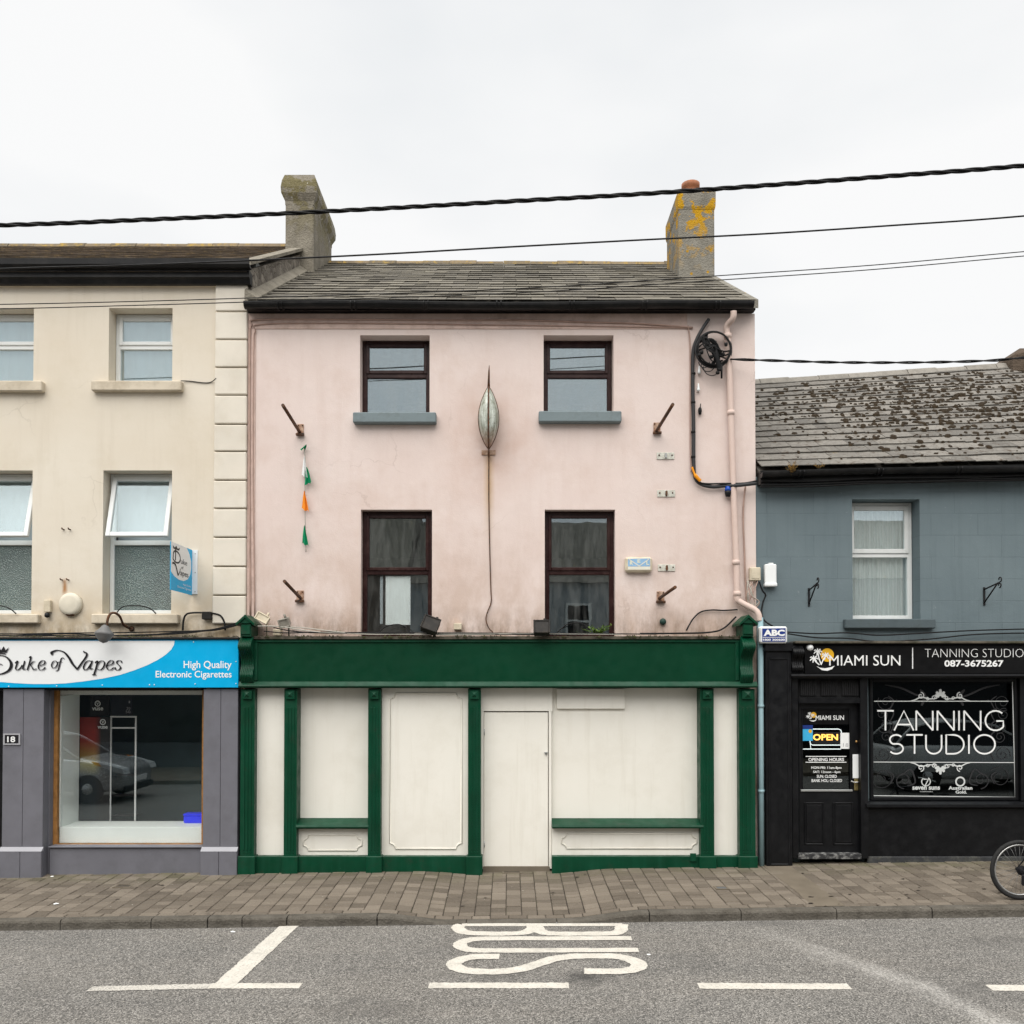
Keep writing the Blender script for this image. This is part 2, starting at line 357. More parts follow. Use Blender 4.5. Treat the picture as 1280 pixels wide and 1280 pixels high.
def mat_asphalt():
    n = N('asphalt'); X, Y, Z = n.xyz()
    big = n.rng(n.noise(.55, 5, .6), .3, .7); c = n.mix(big, (.140, .134, .124), (.198, .189, .174))
    c = n.mix(n.ma('MULTIPLY', n.rng(n.noise(1.1, 6, .65, n.map((.35, 1.3, 1))), .42, .66), .5), c, (.225, .207, .182))
    sp = n.vor(105, 'F1', None, 1); g = n.new('RGBToBW'); n.ln(sp, g.inputs[0])
    c = n.mix(n.rng(g.outputs[0], .2, .52, .85, 0), c, (.045, .044, .042)); c = n.mix(n.rng(g.outputs[0], .62, .88, 0, .8), c, (.42, .40, .37))
    c = n.mix(n.rng(n.noise(160, 2), .55, .8, 0, .5), c, (.05, .049, .047))
    # worn dark oil patches
    c = n.mix(n.ma('MULTIPLY', n.rng(n.noise(.9, 6, .72, n.map((.6, 1, 1), (3.1, 1.7, 0))), .54, .70), .62), c, (.075, .072, .068))
    st_ = onroad(735, 1222); ds = n.ma('SQRT', n.ma('ADD', n.ma('POWER', n.ma('MULTIPLY', n.ma('SUBTRACT', X, st_.x), .8), 2), n.ma('POWER', n.ma('SUBTRACT', Y, st_.y), 2)))
    c = n.mix(n.ma('MULTIPLY', n.rng(n.ma('ADD', ds, n.rng(n.noise(6, 5, .7), 0, 1, -.2, .2)), .24, .02), .8), c, (.04, .039, .037))
    # pale spill of dried cement trailing across the road
    s = SPILL; f = n.ma('ADD', n.ma('ADD', s[0], n.ma('MULTIPLY', X, s[1])), n.ma('MULTIPLY', n.ma('MULTIPLY', X, X), s[2]))
    dd = n.ma('ABSOLUTE', n.ma('ADD', n.ma('SUBTRACT', Y, f), n.rng(n.noise(1.1, 6, .65), .2, .8, -.42, .42)))
    band = n.ma('MULTIPLY', n.rng(dd, .55, .0), n.ma('MULTIPLY', n.rng(X, 2.3, 3.6), n.rng(X, 4.5, 4.0)))
    c = n.mix(n.ma('MULTIPLY', n.ma('MULTIPLY', band, n.rng(n.noise(40, 4, .7), .3, .7)), n.rng(n.noise(2.5, 6, .7), .3, .65, .2, 1.0)), c, (.66, .64, .60))
    n.bump(n.ma('ADD', n.vor(105), n.ma('MULTIPLY', n.noise(9, 4), .5)), .55, .008); return n.fin(c, .9, 0, .3)
def mat_paver():
    n = N('paver_block'); r = n.rnd(); geo = n.new('NewGeometry').outputs['Position']
    c = n.mix(r, (.085, .070, .054), (.205, .174, .138)); c = n.mix(n.rng(n.noise(1.3, 5, .65, geo), .35, .7, 0, .55), c, (.142, .117, .091))
    c = n.mix(n.rng(n.noise(55, 4, .7, geo), .5, .75, 0, .6), c, (.20, .175, .145)); c = n.mix(n.rng(n.noise(80, 3, .7, geo), .52, .75, 0, .6), c, (.05, .04, .03))
    c = n.mix(n.rng(n.noise(3.2, 6, .72, n.map((1, 1, 1), (5, 2, 0), co=geo)), .62, .7, 0, .55), c, (.055, .045, .036))
    X = n.new('SeparateXYZ'); n.ln(geo, X.inputs[0])
    c = n.mix(n.ma('MULTIPLY', n.rng(X.outputs[1], -.75, -.2), n.rng(n.noise(4, 5, .7, geo), .4, .65, 0, .6)), c, (.09, .09, .042))
    n.bump(n.noise(60, 5, .7, geo), .5, .006); return n.fin(c, .88, 0, .3)
def mat_glass(name, refl, tint=(.80, .86, .84), wob=.015, rough=.0, dust=0):
    n = N(name); t = n.t; t.nodes.remove(n.b)
    tr = n.new('BsdfTransparent'); tr.inputs[0].default_value = (*tint, 1)
    gl = n.new('BsdfGlossy'); gl.inputs['Roughness'].default_value = rough; gl.inputs[0].default_value = (.80, .91, .95, 1)
    bp = n.new('Bump'); bp.inputs['Strength'].default_value = wob; bp.inputs['Distance'].default_value = .02; n.ln(n.noise(2.6, 2), bp.inputs['Height']); n.ln(bp.outputs[0], gl.inputs['Normal'])
    fr = n.new('LayerWeight'); fr.inputs[0].default_value = .5; fz = n.ma('ADD', n.ma('MULTIPLY', n.ma('POWER', fr.outputs['Facing'], 5), .96), .04)
    ms = n.new('MixShader'); n.ln(n.ma('MINIMUM', n.ma('ADD', fz, refl), 1), ms.inputs[0]); n.ln(tr.outputs[0], ms.inputs[1]); n.ln(gl.outputs[0], ms.inputs[2])
    res = ms.outputs[0]
    if dust:
        df = n.new('BsdfDiffuse'); df.inputs[0].default_value = (.55, .56, .54, 1); m2 = n.new('MixShader')
        n.ln(n.rng(n.noise(1, 6, .75, n.map((7, 7, 1.2))), .42, .8, 0, dust), m2.inputs[0]); n.ln(res, m2.inputs[1]); n.ln(df.outputs[0], m2.inputs[2]); res = m2.outputs[0]
    n.ln(res, n.out.inputs[0]); return n.m
def mat_frost():
    n = N('obscured_glass'); c = n.mix(n.rng(n.vor(70), .1, .5), (.30, .38, .36), (.10, .14, .135)); X, Y, Z = n.xyz()
    c = n.mix(n.rng(n.noise(2.2, 3), .4, .6), c, n.mix(n.vor(70), (.03, .04, .04), (.2, .26, .25)))
    n.bump(n.vor(70), .8, .01); return n.fin(c, .22, 0, .6)
def mat_metal_rust(name, base=(.05, .04, .035), rust=(.16, .065, .025)):
    n = N(name); c = n.mix(n.rng(n.noise(18, 5, .7), .35, .65), base, rust); n.bump(n.noise(60, 4), .4, .004); return n.fin(c, .75, .3, .4)
def mat_net():
    n = N('net_curtain'); w = n.new('TexWave'); w.inputs['Scale'].default_value = 9; w.inputs['Distortion'].default_value = 1.5; n.ln(n.co, w.inputs[0])
    c = n.mix(w.outputs[1], (.74, .78, .78), (.92, .93, .93)); c = n.mix(n.rng(n.vor(26), .2, .3, .2, 0), c, (.6, .64, .64))
    n.bump(w.outputs[1], .5, .02); return n.fin(c, .9, 0, .2)
def mat_emit(name, col, st):
    n = N(name); n.b.inputs['Emission Color'].default_value = (*col, 1); n.b.inputs['Emission Strength'].default_value = st; return n.fin(col, .5)
def mat_lantern():
    n = N('grimy_lantern_glass'); X, Y, Z = n.xyz()
    c = n.mix(n.rng(streaks(n, 26, 3), .35, .7), (.16, .17, .12), (.62, .66, .60)); c = n.mix(n.rng(Z, 5.72, 5.45, 0, .75), c, (.33, .12, .07))
    c = n.mix(n.rng(n.noise(30, 4), .55, .7, 0, .6), c, (.13, .12, .08)); return n.fin(c, .35, 0, .5)
def mat_marking():
    n = N('road_paint'); c = n.mix(n.rng(n.noise(7, 5, .65), .3, .7), (.50, .475, .42), (.62, .59, .53))
    wear = n.ma('MAXIMUM', n.rng(n.noise(55, 5, .75), .53, .66, 0, .75), n.rng(n.noise(4, 5, .7), .56, .72, 0, .55)); c = n.mix(wear, c, (.17, .163, .15))
    n.bump(n.noise(90, 4), .5, .006); return n.fin(c, .8, 0, .3)
def mat_marking_worn():
    n = N('worn_road_paint'); X, Y, Z = n.xyz(); c = n.mix(n.noise(9, 4), (.48, .455, .41), (.58, .555, .505))
    c = n.mix(n.rng(n.ma('ADD', n.noise(60, 5, .8), n.rng(X, -3.3, -4.6, 0, .16)), .50, .60), c, (.17, .163, .15)); n.bump(n.noise(90, 4), .5, .006); return n.fin(c, .85, 0, .3)

_a, _b, _c = onroad(985, 1178), onroad(1085, 1212), onroad(1210, 1262)
def _fit(p, q, r):
    x1, x2, x3 = p.x, q.x, r.x
    d = (x1 - x2) * (x1 - x3) * (x2 - x3)
    c = (x3 * (q.y - p.y) + x2 * (p.y - r.y) + x1 * (r.y - q.y)) / d
    b = (x3 * x3 * (p.y - q.y) + x2 * x2 * (r.y - p.y) + x1 * x1 * (q.y - r.y)) / d
    a = (x2 * x3 * (x2 - x3) * p.y + x3 * x1 * (x3 - x1) * q.y + x1 * x2 * (x1 - x2) * r.y) / d
    return a, b, c
SPILL = _fit(_a, _b, _c)

PINK = mat_pink(); CREAM = mat_cream(); BLUE = mat_blue()
PINKTRIM = paint('pink_trim', (.64, .49, .43), .8, .15, 4, .3, 40, (.30, .20, .15), .6, 5)
PINKPIPE = paint('pink_painted_pipe', (.66, .52, .46), .6, .12, 4, .1, 60, (.35, .25, .2), .4, 4)
QUOIN = paint('cream_quoin', (.71, .66, .57), .85, .1, 1.5, .25, 50, (.5, .43, .32), .35, 2.5)
CREAMSILL = paint('cream_sill', (.60, .53, .42), .85, .15, 3, .3, 40, (.30, .24, .16), .6, 5)
SLATE = mat_slate('slate_weathered', (.092, .083, .068), (.178, .162, .130), (.27, .245, .18), .6)
SLATE2 = mat_slate('slate_pale_mossy', (.115, .107, .095), (.205, .190, .168), (.25, .24, .21), .6, .85)
SLATE3 = mat_slate('slate_dark_mossy', (.10, .08, .06), (.19, .15, .115), (.36, .26, .13), .85, .6)
RIDGE = mat_slate('ridge_tile_lichen', (.12, .095, .06), (.20, .15, .09), (.40, .25, .015), 1.0)
RIDGEG = mat_slate('ridge_tile_grey', (.20, .185, .16), (.27, .25, .22), (.32, .30, .26), .5)
MOSS = paint('moss', (.030, .020, .010), .95, .5, 20, .8, 60)
STONE = mat_stone('chimney_render', (.15, .135, .105), (.265, .24, .195), .50, (9.6, 10.4, 0), (.10, .085, .04), (.19, .165, .085))
STONEY = mat_stone('chimney_render_lichen', (.15, .14, .115), (.25, .235, .20), .52, (8.9, 9.7, 1), (.36, .17, .004), (.52, .31, .012))
RUBBLE = mat_rubble()
POT = paint('terracotta', (.36, .15, .08), .8, .25, 8, .3, 40, (.10, .07, .05), .5, 9)
BLACKPVC = paint('black_gutter', (.006, .006, .0065), .42, .3, 4, .15, 40, (.028, .026, .023), .6, 4)
BROWN = paint('dark_brown_frame', (.024, .0062, .0055), .35, .25, 6, .08, 50, (.09, .06, .05), .3, 6)
WHITEPVC = paint('white_frame', (.72, .74, .73), .35, .05, 5, .04, 60, (.42, .42, .38), .35, 5)
SILLBLUE = paint('blue_grey_sill', (.19, .235, .248), .75, .15, 5, .35, 50, (.09, .10, .10), .6, 5)
def mat_green():
    n = N('green_gloss_paint'); c = n.mix(n.rng(n.noise(2.5, 4, .6), .3, .7), (.0005, .037, .016), (.0008, .052, .024)); c = n.mix(n.ma('MULTIPLY', n.rng(streaks(n, 10, .7), .5, .8), .5), c, (.010, .075, .043))
    c = n.mix(n.rng(n.noise(16, 6, .78), .685, .70, 0, .75), c, (.16, .22, .18)); c = n.mix(n.ma('MULTIPLY', n.rng(n.noise(4, 6, .75, n.map((1, 1, 1), (3, 9, 1))), .56, .66), .45), c, (.022, .036, .022)); n.bump(n.noise(30, 4, .6), .15, .004)
    return n.fin(c, n.rng(n.noise(9, 4), .3, .7, .3, .55), 0, .24)
GREEN = mat_green()
GREEND = paint('green_fascia_paint', (.0004, .038, .016), .46, .14, 2, .08, 30, (.003, .05, .026), .35, 5, spec=.16)
def mat_panel():
    n = N('off_white_board'); c = n.mix(n.rng(n.noise(1.2, 4, .6), .3, .7), (.755, .73, .66), (.80, .778, .712))
    c = n.mix(n.ma('MULTIPLY', n.rng(streaks(n, 8, .5), .54, .8), .35), c, (.56, .52, .43)); c = n.mix(n.rng(n.noise(30, 5, .75), .70, .74, 0, .5), c, (.40, .36, .29))
    c = n.mix(n.ma('MULTIPLY', n.rng(n.noise(1.8, 6, .7), .5, .72), .3), c, (.60, .565, .48)); n.bump(n.noise(25, 4, .6), .08, .004); return n.fin(c, .55, 0, .25)
PANEL = mat_panel()
PANELTRIM = paint('off_white_moulding', (.75, .725, .65), .55, .08, 3, .05, 30, (.5, .46, .38), .4, 5)
LEDGE = paint('mossy_ledge', (.10, .088, .068), .9, .6, 9, .9, 30, (.035, .04, .018), .9, 6)
GREYP = paint('grey_shopfront_paint', (.150, .150, .172), .55, .1, 3, .1, 40, (.09, .09, .095), .4, 4)
GREYL = paint('grey_shopfront_ledge', (.33, .33, .355), .55, .1, 3, .1, 40)
TIMBER = paint('bare_timber', (.36, .17, .05), .7, .35, 12, .3, 40, (.12, .06, .03), .5, 9)
DARKW = plain('dark_void_board', (.012, .013, .014), .8); TEALB = paint('shop_back_wall', (.05, .085, .09), .7, .3, 1.5)
PALE = paint('pale_display_board', (.84, .90, .86), .5, .05, 2)
CYAN = paint('cyan_sign', (.0, .385, .72), .38, .05, 2, .03, 30, (.0, .30, .55), .4, 1.5)
SIGNW = paint('white_sign_vinyl', (.76, .775, .78), .4, .03, 2, .03, 30, (.6, .6, .58), .3, 2)
INKB = plain('black_print', (.010, .010, .012), .5)
INKSH = plain('grey_print', (.36, .36, .38), .5)
INKW = plain('white_print', (.82, .83, .82), .5)
INKG = plain('frosted_print', (.026, .026, .028), .6)
BLACKP = paint('black_shopfront_paint', (.0042, .0046, .0058), .42, .2, 3, .12, 30, (.014, .014, .015), .45, 3, spec=.28)
BLACKS = paint('black_sign_board', (.0035, .0035, .004), .4, .1, 3, .05, 30, spec=.2)
GRAPH = paint('charcoal_panel', (.012, .012, .013), .7, .3, 20, .4, 60, (.03, .03, .03), .5, 12)
GLASS = mat_glass('window_glass', .22, (.97, .99, .985), dust=.10); GLASS2 = mat_glass('sash_glass', .03, (.95, .98, .985), dust=.05)
GLASSD = mat_glass('dirty_window_glass', .10, (.98, .99, .99), .03, dust=.10)
SHOPG = mat_glass('shop_glass', .055, (1, 1, 1), .004)
SHOPB = mat_glass('dark_shop_glass', .085, (.35, .36, .36), .006)
FROST = mat_frost(); NET = mat_net(); DIRT = paint('ledge_dirt', (.040, .034, .020), .95, .7, 14, .8, 50, (.06, .075, .015), .8, 6)
ROLLER = paint('pale_blind', (.36, .41, .43), .8, .06, 1.5); BOARDW = paint('white_backboard', (.80, .84, .82), .7, .04, 2)
RUST = mat_metal_rust('rusty_steel'); RUSTP = mat_metal_rust('rusty_pink_plate', (.50, .36, .27), (.22, .10, .05))
CABLE = plain('black_cable', (.006, .006, .0065), .6); CABLEG = plain('grey_cable', (.035, .036, .038), .5)
CABLEP = paint('pink_painted_cable', (.42, .29, .24), .7, .2, 6)
CABLEW = plain('pale_wire', (.42, .40, .35), .6)
LANT = mat_lantern(); STEEL = plain('galvanised_steel', (.42, .43, .42), .45, .6)
ASPH = mat_asphalt(); PAVER = mat_paver(); MARK = mat_marking(); MARKW = mat_marking_worn()
KERB = mat_stone('kerb_concrete', (.070, .062, .050), (.128, .116, .098)); JOINT = paint('joint_sand', (.040, .033, .026), .95, .3, 8, .8, 60, (.07, .075, .03), .5, 3)
CONC = paint('concrete_repair', (.155, .130, .098), .9, .2, 3, .6, 50, (.15, .13, .10), .5, 3)
LEAF = paint('weed_leaf', (.13, .22, .03), .6, .4, 20, .1, 40); DRY = paint('dry_weed', (.35, .22, .07), .8, .4, 20)
PLASW = paint('white_plastic_box', (.80, .82, .82), .4, .04, 3); PLASY = paint('aged_plastic', (.62, .55, .42), .5, .15, 6, .1, 40, (.3, .24, .15), .5, 8)
GREYLAMP = paint('grey_lamp_enamel', (.17, .17, .17), .5, .15, 6, .1, 40, (.07, .06, .05), .4, 9)
FLAGW = plain('white_cloth', (.78, .79, .78), .8); FLAGG = plain('green_cloth', (.0, .24, .10), .8); FLAGO = plain('orange_cloth', (.80, .26, .02), .8)
ORANGE = plain('orange_plastic', (.80, .30, .01), .5); NAVY = plain('navy_print', (.012, .035, .20), .5); SKYB = paint('faded_blue_print', (.27, .46, .68), .6, .2, 8)
YEL = plain('yellow_print', (.75, .42, .02), .5); BLUEPIPE = paint('pale_blue_pipe', (.28, .42, .46), .55, .1, 4, .1, 40, (.15, .2, .2), .4, 4)
TEALW = paint('teal_wall_strip', (.13, .19, .21), .75, .15, 4, .3, 40, (.06, .08, .08), .5, 4)
RUBBER = paint('tyre_rubber', (.022, .022, .022), .8, .3, 20, .3, 60); ALLOY = plain('alloy', (.55, .55, .54), .3, .9)
CARS = plain('silver_car_paint', (.42, .43, .44), .25, .55); CARW = plain('pale_car_paint', (.60, .60, .59), .25, .2); CARG = plain('car_window', (.01, .012, .014), .06); AMBER = plain('amber_lens', (.8, .25, .01), .3)
NEON = mat_emit('neon_amber', (1.0, .47, .09), 0.5); NEONB = mat_emit('lit_tube', (.75, .85, .86), .10)
ROOMW = paint('room_plaster', (.30, .31, .30), .9, .1, 1)

# ------------------------------------------------------------ the setting: road, markings, pavement, kerb
g = G(); xs = [-400, -60, -14, -8, 0, 8, 14, 60, 400]; ys = [-400, -60, -20, -8, -5, -3, KY - .02]
for a in xs:
    for b in ys: g.v.append((a, b, SLOPE * max(-60, min(60, a)) + ROADZ))
for i in range(len(xs) - 1):
    for j in range(len(ys) - 1):
        q = i * len(ys) + j; g.f.append([q, q + len(ys), q + len(ys) + 1, q + 1]); g.sm.append(False)
road = g.build('road', ASPH, kind='structure')
def rproj(x, y, k): return onroad(x, y, .004 + .0006 * (k % 10))
def rib(pts, w, lift=.004, smooth=True, k=7):
    """painted line of constant width w (metres) along ground points"""
    P = [onroad(x, y) for x, y in pts]; P = smooth_pts(P, k) if smooth else P; g = G(); vs = []; n = len(P)
    for i in range(n):
        t = (P[min(i + 1, n - 1)] - P[max(i - 1, 0)]); t.z = 0; t.normalize(); nn = Vector((-t.y, t.x, 0))
        j = [random.uniform(-.007, .007) for _ in range(2)]
        for sgn, jj in ((1, j[0]), (-1, j[1])):
            q = P[i] + nn * sgn * (w / 2 + jj); vs.append((q.x, q.y, SLOPE * q.x + ROADZ + lift))
    g.add(vs, [(2 * i, 2 * i + 1, 2 * i + 3, 2 * i + 2) for i in range(n - 1)]); return g
def B(pts): return [(540 + x * .21875, 1140 + y * .21875) for x, y in pts]
bus = G(); lifts = iter([.004 + .0005 * i for i in range(12)])
def bs(pts, w=.15, **kw):
    q = rib(B(pts), w, next(lifts), **kw); bus.add(q.v, q.f)
bs([(1088, 74), (640, 74), (170, 74)], .11, smooth=False)
bs([(172, 75), (150, 84), (152, 98), (190, 118), (300, 125), (440, 125), (530, 118), (572, 98), (585, 72)], .14)
bs([(1086, 72), (1082, 92), (1075, 110), (1030, 124), (880, 126), (720, 126), (640, 120), (606, 100), (592, 72)], .14)
bs([(1140, 152), (800, 153), (360, 154), (240, 158), (178, 172), (160, 190), (180, 210), (250, 221), (380, 222), (800, 221), (1180, 220)], .135)
bs([(385, 257), (260, 258), (180, 270), (132, 292), (130, 310), (170, 332), (270, 343), (400, 342), (510, 328), (610, 298), (700, 270), (800, 257), (940, 254), (1060, 258), (1145, 278), (1182, 304), (1160, 328), (1080, 341), (960, 342), (870, 341)], .15)
bus.build('bus_lettering', MARK, road, kind='structure', label='white letters BUS painted on the road')
def dash(pts, w, m=MARK, nm='road_line', lift=.004):
    P = pts; q = [(P[0][0] + (P[1][0] - P[0][0]) * i / 60, P[0][1] + (P[1][1] - P[0][1]) * i / 60) for i in range(61)]
    return rib(q, w, lift, smooth=False).build(nm, m, road, kind='structure')
dash([(536, 1232.3), (711, 1232.3)], .135); dash([(873, 1232.8), (1062, 1233.6)], .14); dash([(1236, 1235), (1420, 1236.5)], .14)
dash([(262, 1233), (376, 1232.5)], .13); dash([(-160, 1238.5), (-90, 1238.5)], .13)
dash([(112, 1236.5), (262, 1233.2)], .12, MARKW, lift=.0045); dash([(366, 1154), (276, 1236)], .20, lift=.006)

pv = G(); gx = [-16 + .25 * i for i in range(129)]; gy = [KY + .13, -1.7, -1.2, -.6, 0, .25]
for a in gx:
    for b in gy: pv.v.append((a, b, pave_z(a, b) - .010))
for i in range(len(gx) - 1):
    for j in range(len(gy) - 1):
        q = i * len(gy) + j; pv.f.append([q, q + len(gy), q + len(gy) + 1, q + 1]); pv.sm.append(True)
pavement = pv.build('pavement', JOINT, kind='structure')
kj = [-15.5 + .97 * i for i in range(9)]
kj += [(x - 636) / 117 for x in (-160, -40, 78, 191, 261, 304, 360, 472, 583, 696, 811, 925, 1044, 1163, 1281, 1396)]
kj += [kj[-1] + .97 * i for i in range(1, 9)]
kj = sorted(k for i, k in enumerate(kj) if True); kj = [k for i, k in enumerate(kj) if i == 0 or k - kj[i - 1] > .3]
for a, b in zip(kj, kj[1:]):
    g = G(); a += .006; b -= .006; n = 7; vs = []; fs = []; dy = random.uniform(-.006, .006)
    prof = [(0, -.3), (0, -.028), (.010, -.009), (.030, 0), (.125, 0), (.125, -.3)]
    for i in range(n + 1):
        x = a + (b - a) * i / n; zt = pave_z(x, KY)
        for py_, pz in prof: vs.append((x + random.uniform(-.002, .002), KY + dy + py_, zt + pz + random.uniform(-.0015, .0015)))
    m = len(prof)
    for i in range(n):
        for k in range(m - 1): fs.append((i * m + k, i * m + m + k, i * m + m + k + 1, i * m + k + 1))
    fs += [list(range(m)), [n * m + k for k in range(m)][::-1]]
    g.add(vs, fs); g.build('kerb_stone', KERB, pavement)

def paver_mesh(w, d):
    g = G(); g.box(-w / 2, w / 2, -d / 2, d / 2, -.05, 0, .006); return g.mesh('paver', PAVER)
CW = .1725; lens = [.098, .122, .148, .172, .205]
PM = {i: paver_mesh(CW - .007, l - .010) for i, l in enumerate(lens)}; PMS = paver_mesh(.2 - .006, .098)
pl = []
x = -16
while x < 16:
    pl.append((x + .1, KY + .128 + .052, PMS)); x += .2
ci = 0; x = -15.9
REP = (3.36, 3.56)
while x < 15.9:
    y = KY + .234 + random.uniform(-.0, .0); first = True
    while y < -.03:
        k = random.choice([0, 1, 1, 2, 2, 3, 3, 4]); l = lens[k]
        if not (REP[0] < x + CW / 2 < REP[1]): pl.append((x + CW / 2, y + l / 2, PM[k]))
        y += l
    x += CW
def pmat(x, y):
    e = .03; sx_ = (pave_z(x + e, y) - pave_z(x - e, y)) / (2 * e); sy_ = (pave_z(x, y + e) - pave_z(x, y - e)) / (2 * e)
    z = pave_z(x, y) + random.uniform(-.0035, .0035)
    return Matrix.Translation((x, y, z)) @ Matrix.Rotation(math.atan(sy_) + random.uniform(-.008, .008), 4, 'X') @ Matrix.Rotation(-math.atan(sx_) + random.uniform(-.008, .008), 4, 'Y') @ Matrix.Rotation(random.uniform(-.012, .012), 4, 'Z')
inview = [p for p in pl if abs(p[0]) < .58 * (p[1] + 11.5) + .05]
inview.sort(key=lambda p: p[1]); near = set(id(p) for p in inview[:296]); rest = G()
for p in pl:
    M_ = pmat(p[0], p[1])
    if id(p) in near: link('paver', p[2], pavement, mw=M_)
    elif abs(p[0]) < 11.5:
        me = p[2]; rest.add([M_ @ v.co for v in me.vertices], [list(f.vertices) for f in me.polygons])
rest.build('paver_field', PAVER, pavement, kind='stuff')
g = G(); n = 12; vs = []
for i in range(n + 1):
    y = KY + .13 + (-.02 - KY - .13) * i / n
    for xx in (REP[0] - .07 + random.uniform(-.012, .012), REP[1] + .07 + random.uniform(-.012, .012)): vs.append((xx, y, pave_z(xx, y) + .0025))
g.add(vs, [(2 * i, 2 * i + 1, 2 * i + 3, 2 * i + 2) for i in range(n)]); g.build('concrete_patch', CONC, pavement)
def cover(px, py, w, d, lab, m):
    p = onpave(px, py); t = thing('stopcock_cover', lab, 'cover', (p.x, p.y, pave_z(p.x, p.y)), 'small utility covers in the pavement')
    z = pave_z(p.x, p.y); G().box(p.x - w / 2, p.x + w / 2, p.y - d / 2, p.y + d / 2, z - .03, z + .005, .004).build('lid', m, t)
    f = G()
    for s in (-1, 1):
        f.box(p.x + s * (w / 2 + .014) - .012, p.x + s * (w / 2 + .014) + .012, p.y - d / 2 - .026, p.y + d / 2 + .026, z - .03, z + .006)
        f.box(p.x - w / 2, p.x + w / 2, p.y + s * (d / 2 + .014) - .012, p.y + s * (d / 2 + .014) + .012, z - .03, z + .006)
    f.build('surround', CONC, t)
IRON = paint('cast_iron', (.07, .058, .045), .7, .3, 20, .6, 60)
cover(155, 1107.5, .16, .12, 'small iron cover set in the pavers before the cyan shop sign', IRON)
cover(902, 1110, .11, .09, 'small grey cover set in the pavers before the right-hand green pilaster', plain('grey_lid', (.10, .105, .11), .6))
cover(640, 1090, .20, .1, 'shallow ribbed cover set in the pavers at the white door', IRON)

# ------------------------------------------------------------ building helpers
def wall_mesh(X0, X1, Z0, Z1, Y, holes, thick):
    """front wall with rectangular openings and their reveals; holes = [(x0,x1,z0,z1)]"""
    xs = sorted({X0, X1, *[h[0] for h in holes], *[h[1] for h in holes]}); zs = sorted({Z0, Z1, *[h[2] for h in holes], *[h[3] for h in holes]})
    xs = [x for x in xs if X0 <= x <= X1]; zs = [z for z in zs if Z0 <= z <= Z1]; g = G()
    for a, b in zip(xs, xs[1:]):
        for c, d in zip(zs, zs[1:]):
            mx_, mz = (a + b) / 2, (c + d) / 2
            if any(h[0] < mx_ < h[1] and h[2] < mz < h[3] for h in holes): continue
            g.add([(a, Y, c), (b, Y, c), (b, Y, d), (a, Y, d)], [(0, 1, 2, 3)])
            g.add([(a, Y + thick, c), (b, Y + thick, c), (b, Y + thick, d), (a, Y + thick, d)], [(3, 2, 1, 0)])
    for a, b, c, d in holes:
        for p, q in (((a, c), (b, c)), ((b, c), (b, d)), ((b, d), (a, d)), ((a, d), (a, c))):
            g.add([(p[0], Y, p[1]), (q[0], Y, q[1]), (q[0], Y + thick, q[1]), (p[0], Y + thick, p[1])], [(0, 1, 2, 3)])
    for p, q in (((X0, Z0), (X1, Z0)), ((X1, Z0), (X1, Z1)), ((X1, Z1), (X0, Z1)), ((X0, Z1), (X0, Z0))):
        g.add([(p[0], Y, p[1]), (q[0], Y, q[1]), (q[0], Y + thick, q[1]), (p[0], Y + thick, p[1])], [(0, 1, 2, 3)])
    return g
def prect(px0, py0, px1, py1, Y):
    a = at(px0, (py0 + py1) / 2, Y); b = at(px1, (py0 + py1) / 2, Y)
    return a.x, b.x, at((px0 + px1) / 2, py1, Y).z, at((px0 + px1) / 2, py0, Y).z
def frame(x0, x1, z0, z1, y, w, dep, wb=None, bev=.006):
    g = G(); wb = wb or w
    g.box(x0, x0 + w, y, y + dep, z0, z1, bev); g.box(x1 - w, x1, y, y + dep, z0, z1, bev)
    g.box(x0 + w, x1 - w, y + .001, y + dep, z1 - w, z1, bev); g.box(x0 + w, x1 - w, y + .001, y + dep, z0, z0 + wb, bev); return g
def window(parent, hole, Y, rev, zt, fm, gm1, gm2, sill=None, sm_=None, fw=.062, sw=.045, blind=None, bm_=None, open_=0, net=False, gap=.12):
    """two-light window in an opening: frame, transom, opening upper sash, two panes, sill, blind"""
    x0, x1, z0, z1 = hole; y = Y + rev
    fr = frame(x0 + .004, x1 - .004, z0 + .004, z1 - .004, y, fw, .07); fr.box(x0 + fw, x1 - fw, y + .002, y + .066, zt - .032, zt + .032, .005)
    w = fr.build('window', fm, parent)
    a, b, c, d = x0 + fw - .012, x1 - fw + .012, zt + .022, z1 - fw + .012
    sa = frame(a, b, c, d, y - .016, sw, .055, sw)
    pa = G().box(a + sw - .004, b - sw + .004, y + .008, y + .014, c + sw - .004, d - sw + .004)
    if open_:
        Mx = Matrix.Translation((0, y, d)) @ Matrix.Rotation(-open_, 4, 'X') @ Matrix.Translation((0, -y, -d))
        for q in (sa, pa): q.v = [tuple(Mx @ Vector(v)) for v in q.v]
    sa.build('sash', fm, w); pa.build('pane', gm1, w)
    G().box(x0 + fw - .004, x1 - fw + .004, y + .03, y + .036, z0 + fw - .004, zt - .028).build('pane', gm2, w)
    if sill: sill.build('sill', sm_, w)
    if blind:
        G().box(x0 + .02, x1 - .02, y + gap, y + gap + .006, zt + .02 if blind == 'top' else z0 + .03, z1 - .03).build('blind', bm_, w)
    if net:
        n = 46; q = G(); vs = []
        for i in range(n + 1):
            x = x0 + .03 + (x1 - x0 - .06) * i / n; yy = y + .095 + .018 * math.sin(i * 1.45) + .006 * math.sin(i * .6)
            vs += [(x, yy, z0 + .05), (x, yy, z1 - .05)]
        q.add(vs, [(2 * i, 2 * i + 2, 2 * i + 3, 2 * i + 1) for i in range(n)], True); q.build('net_curtain', NET, w)
    return w
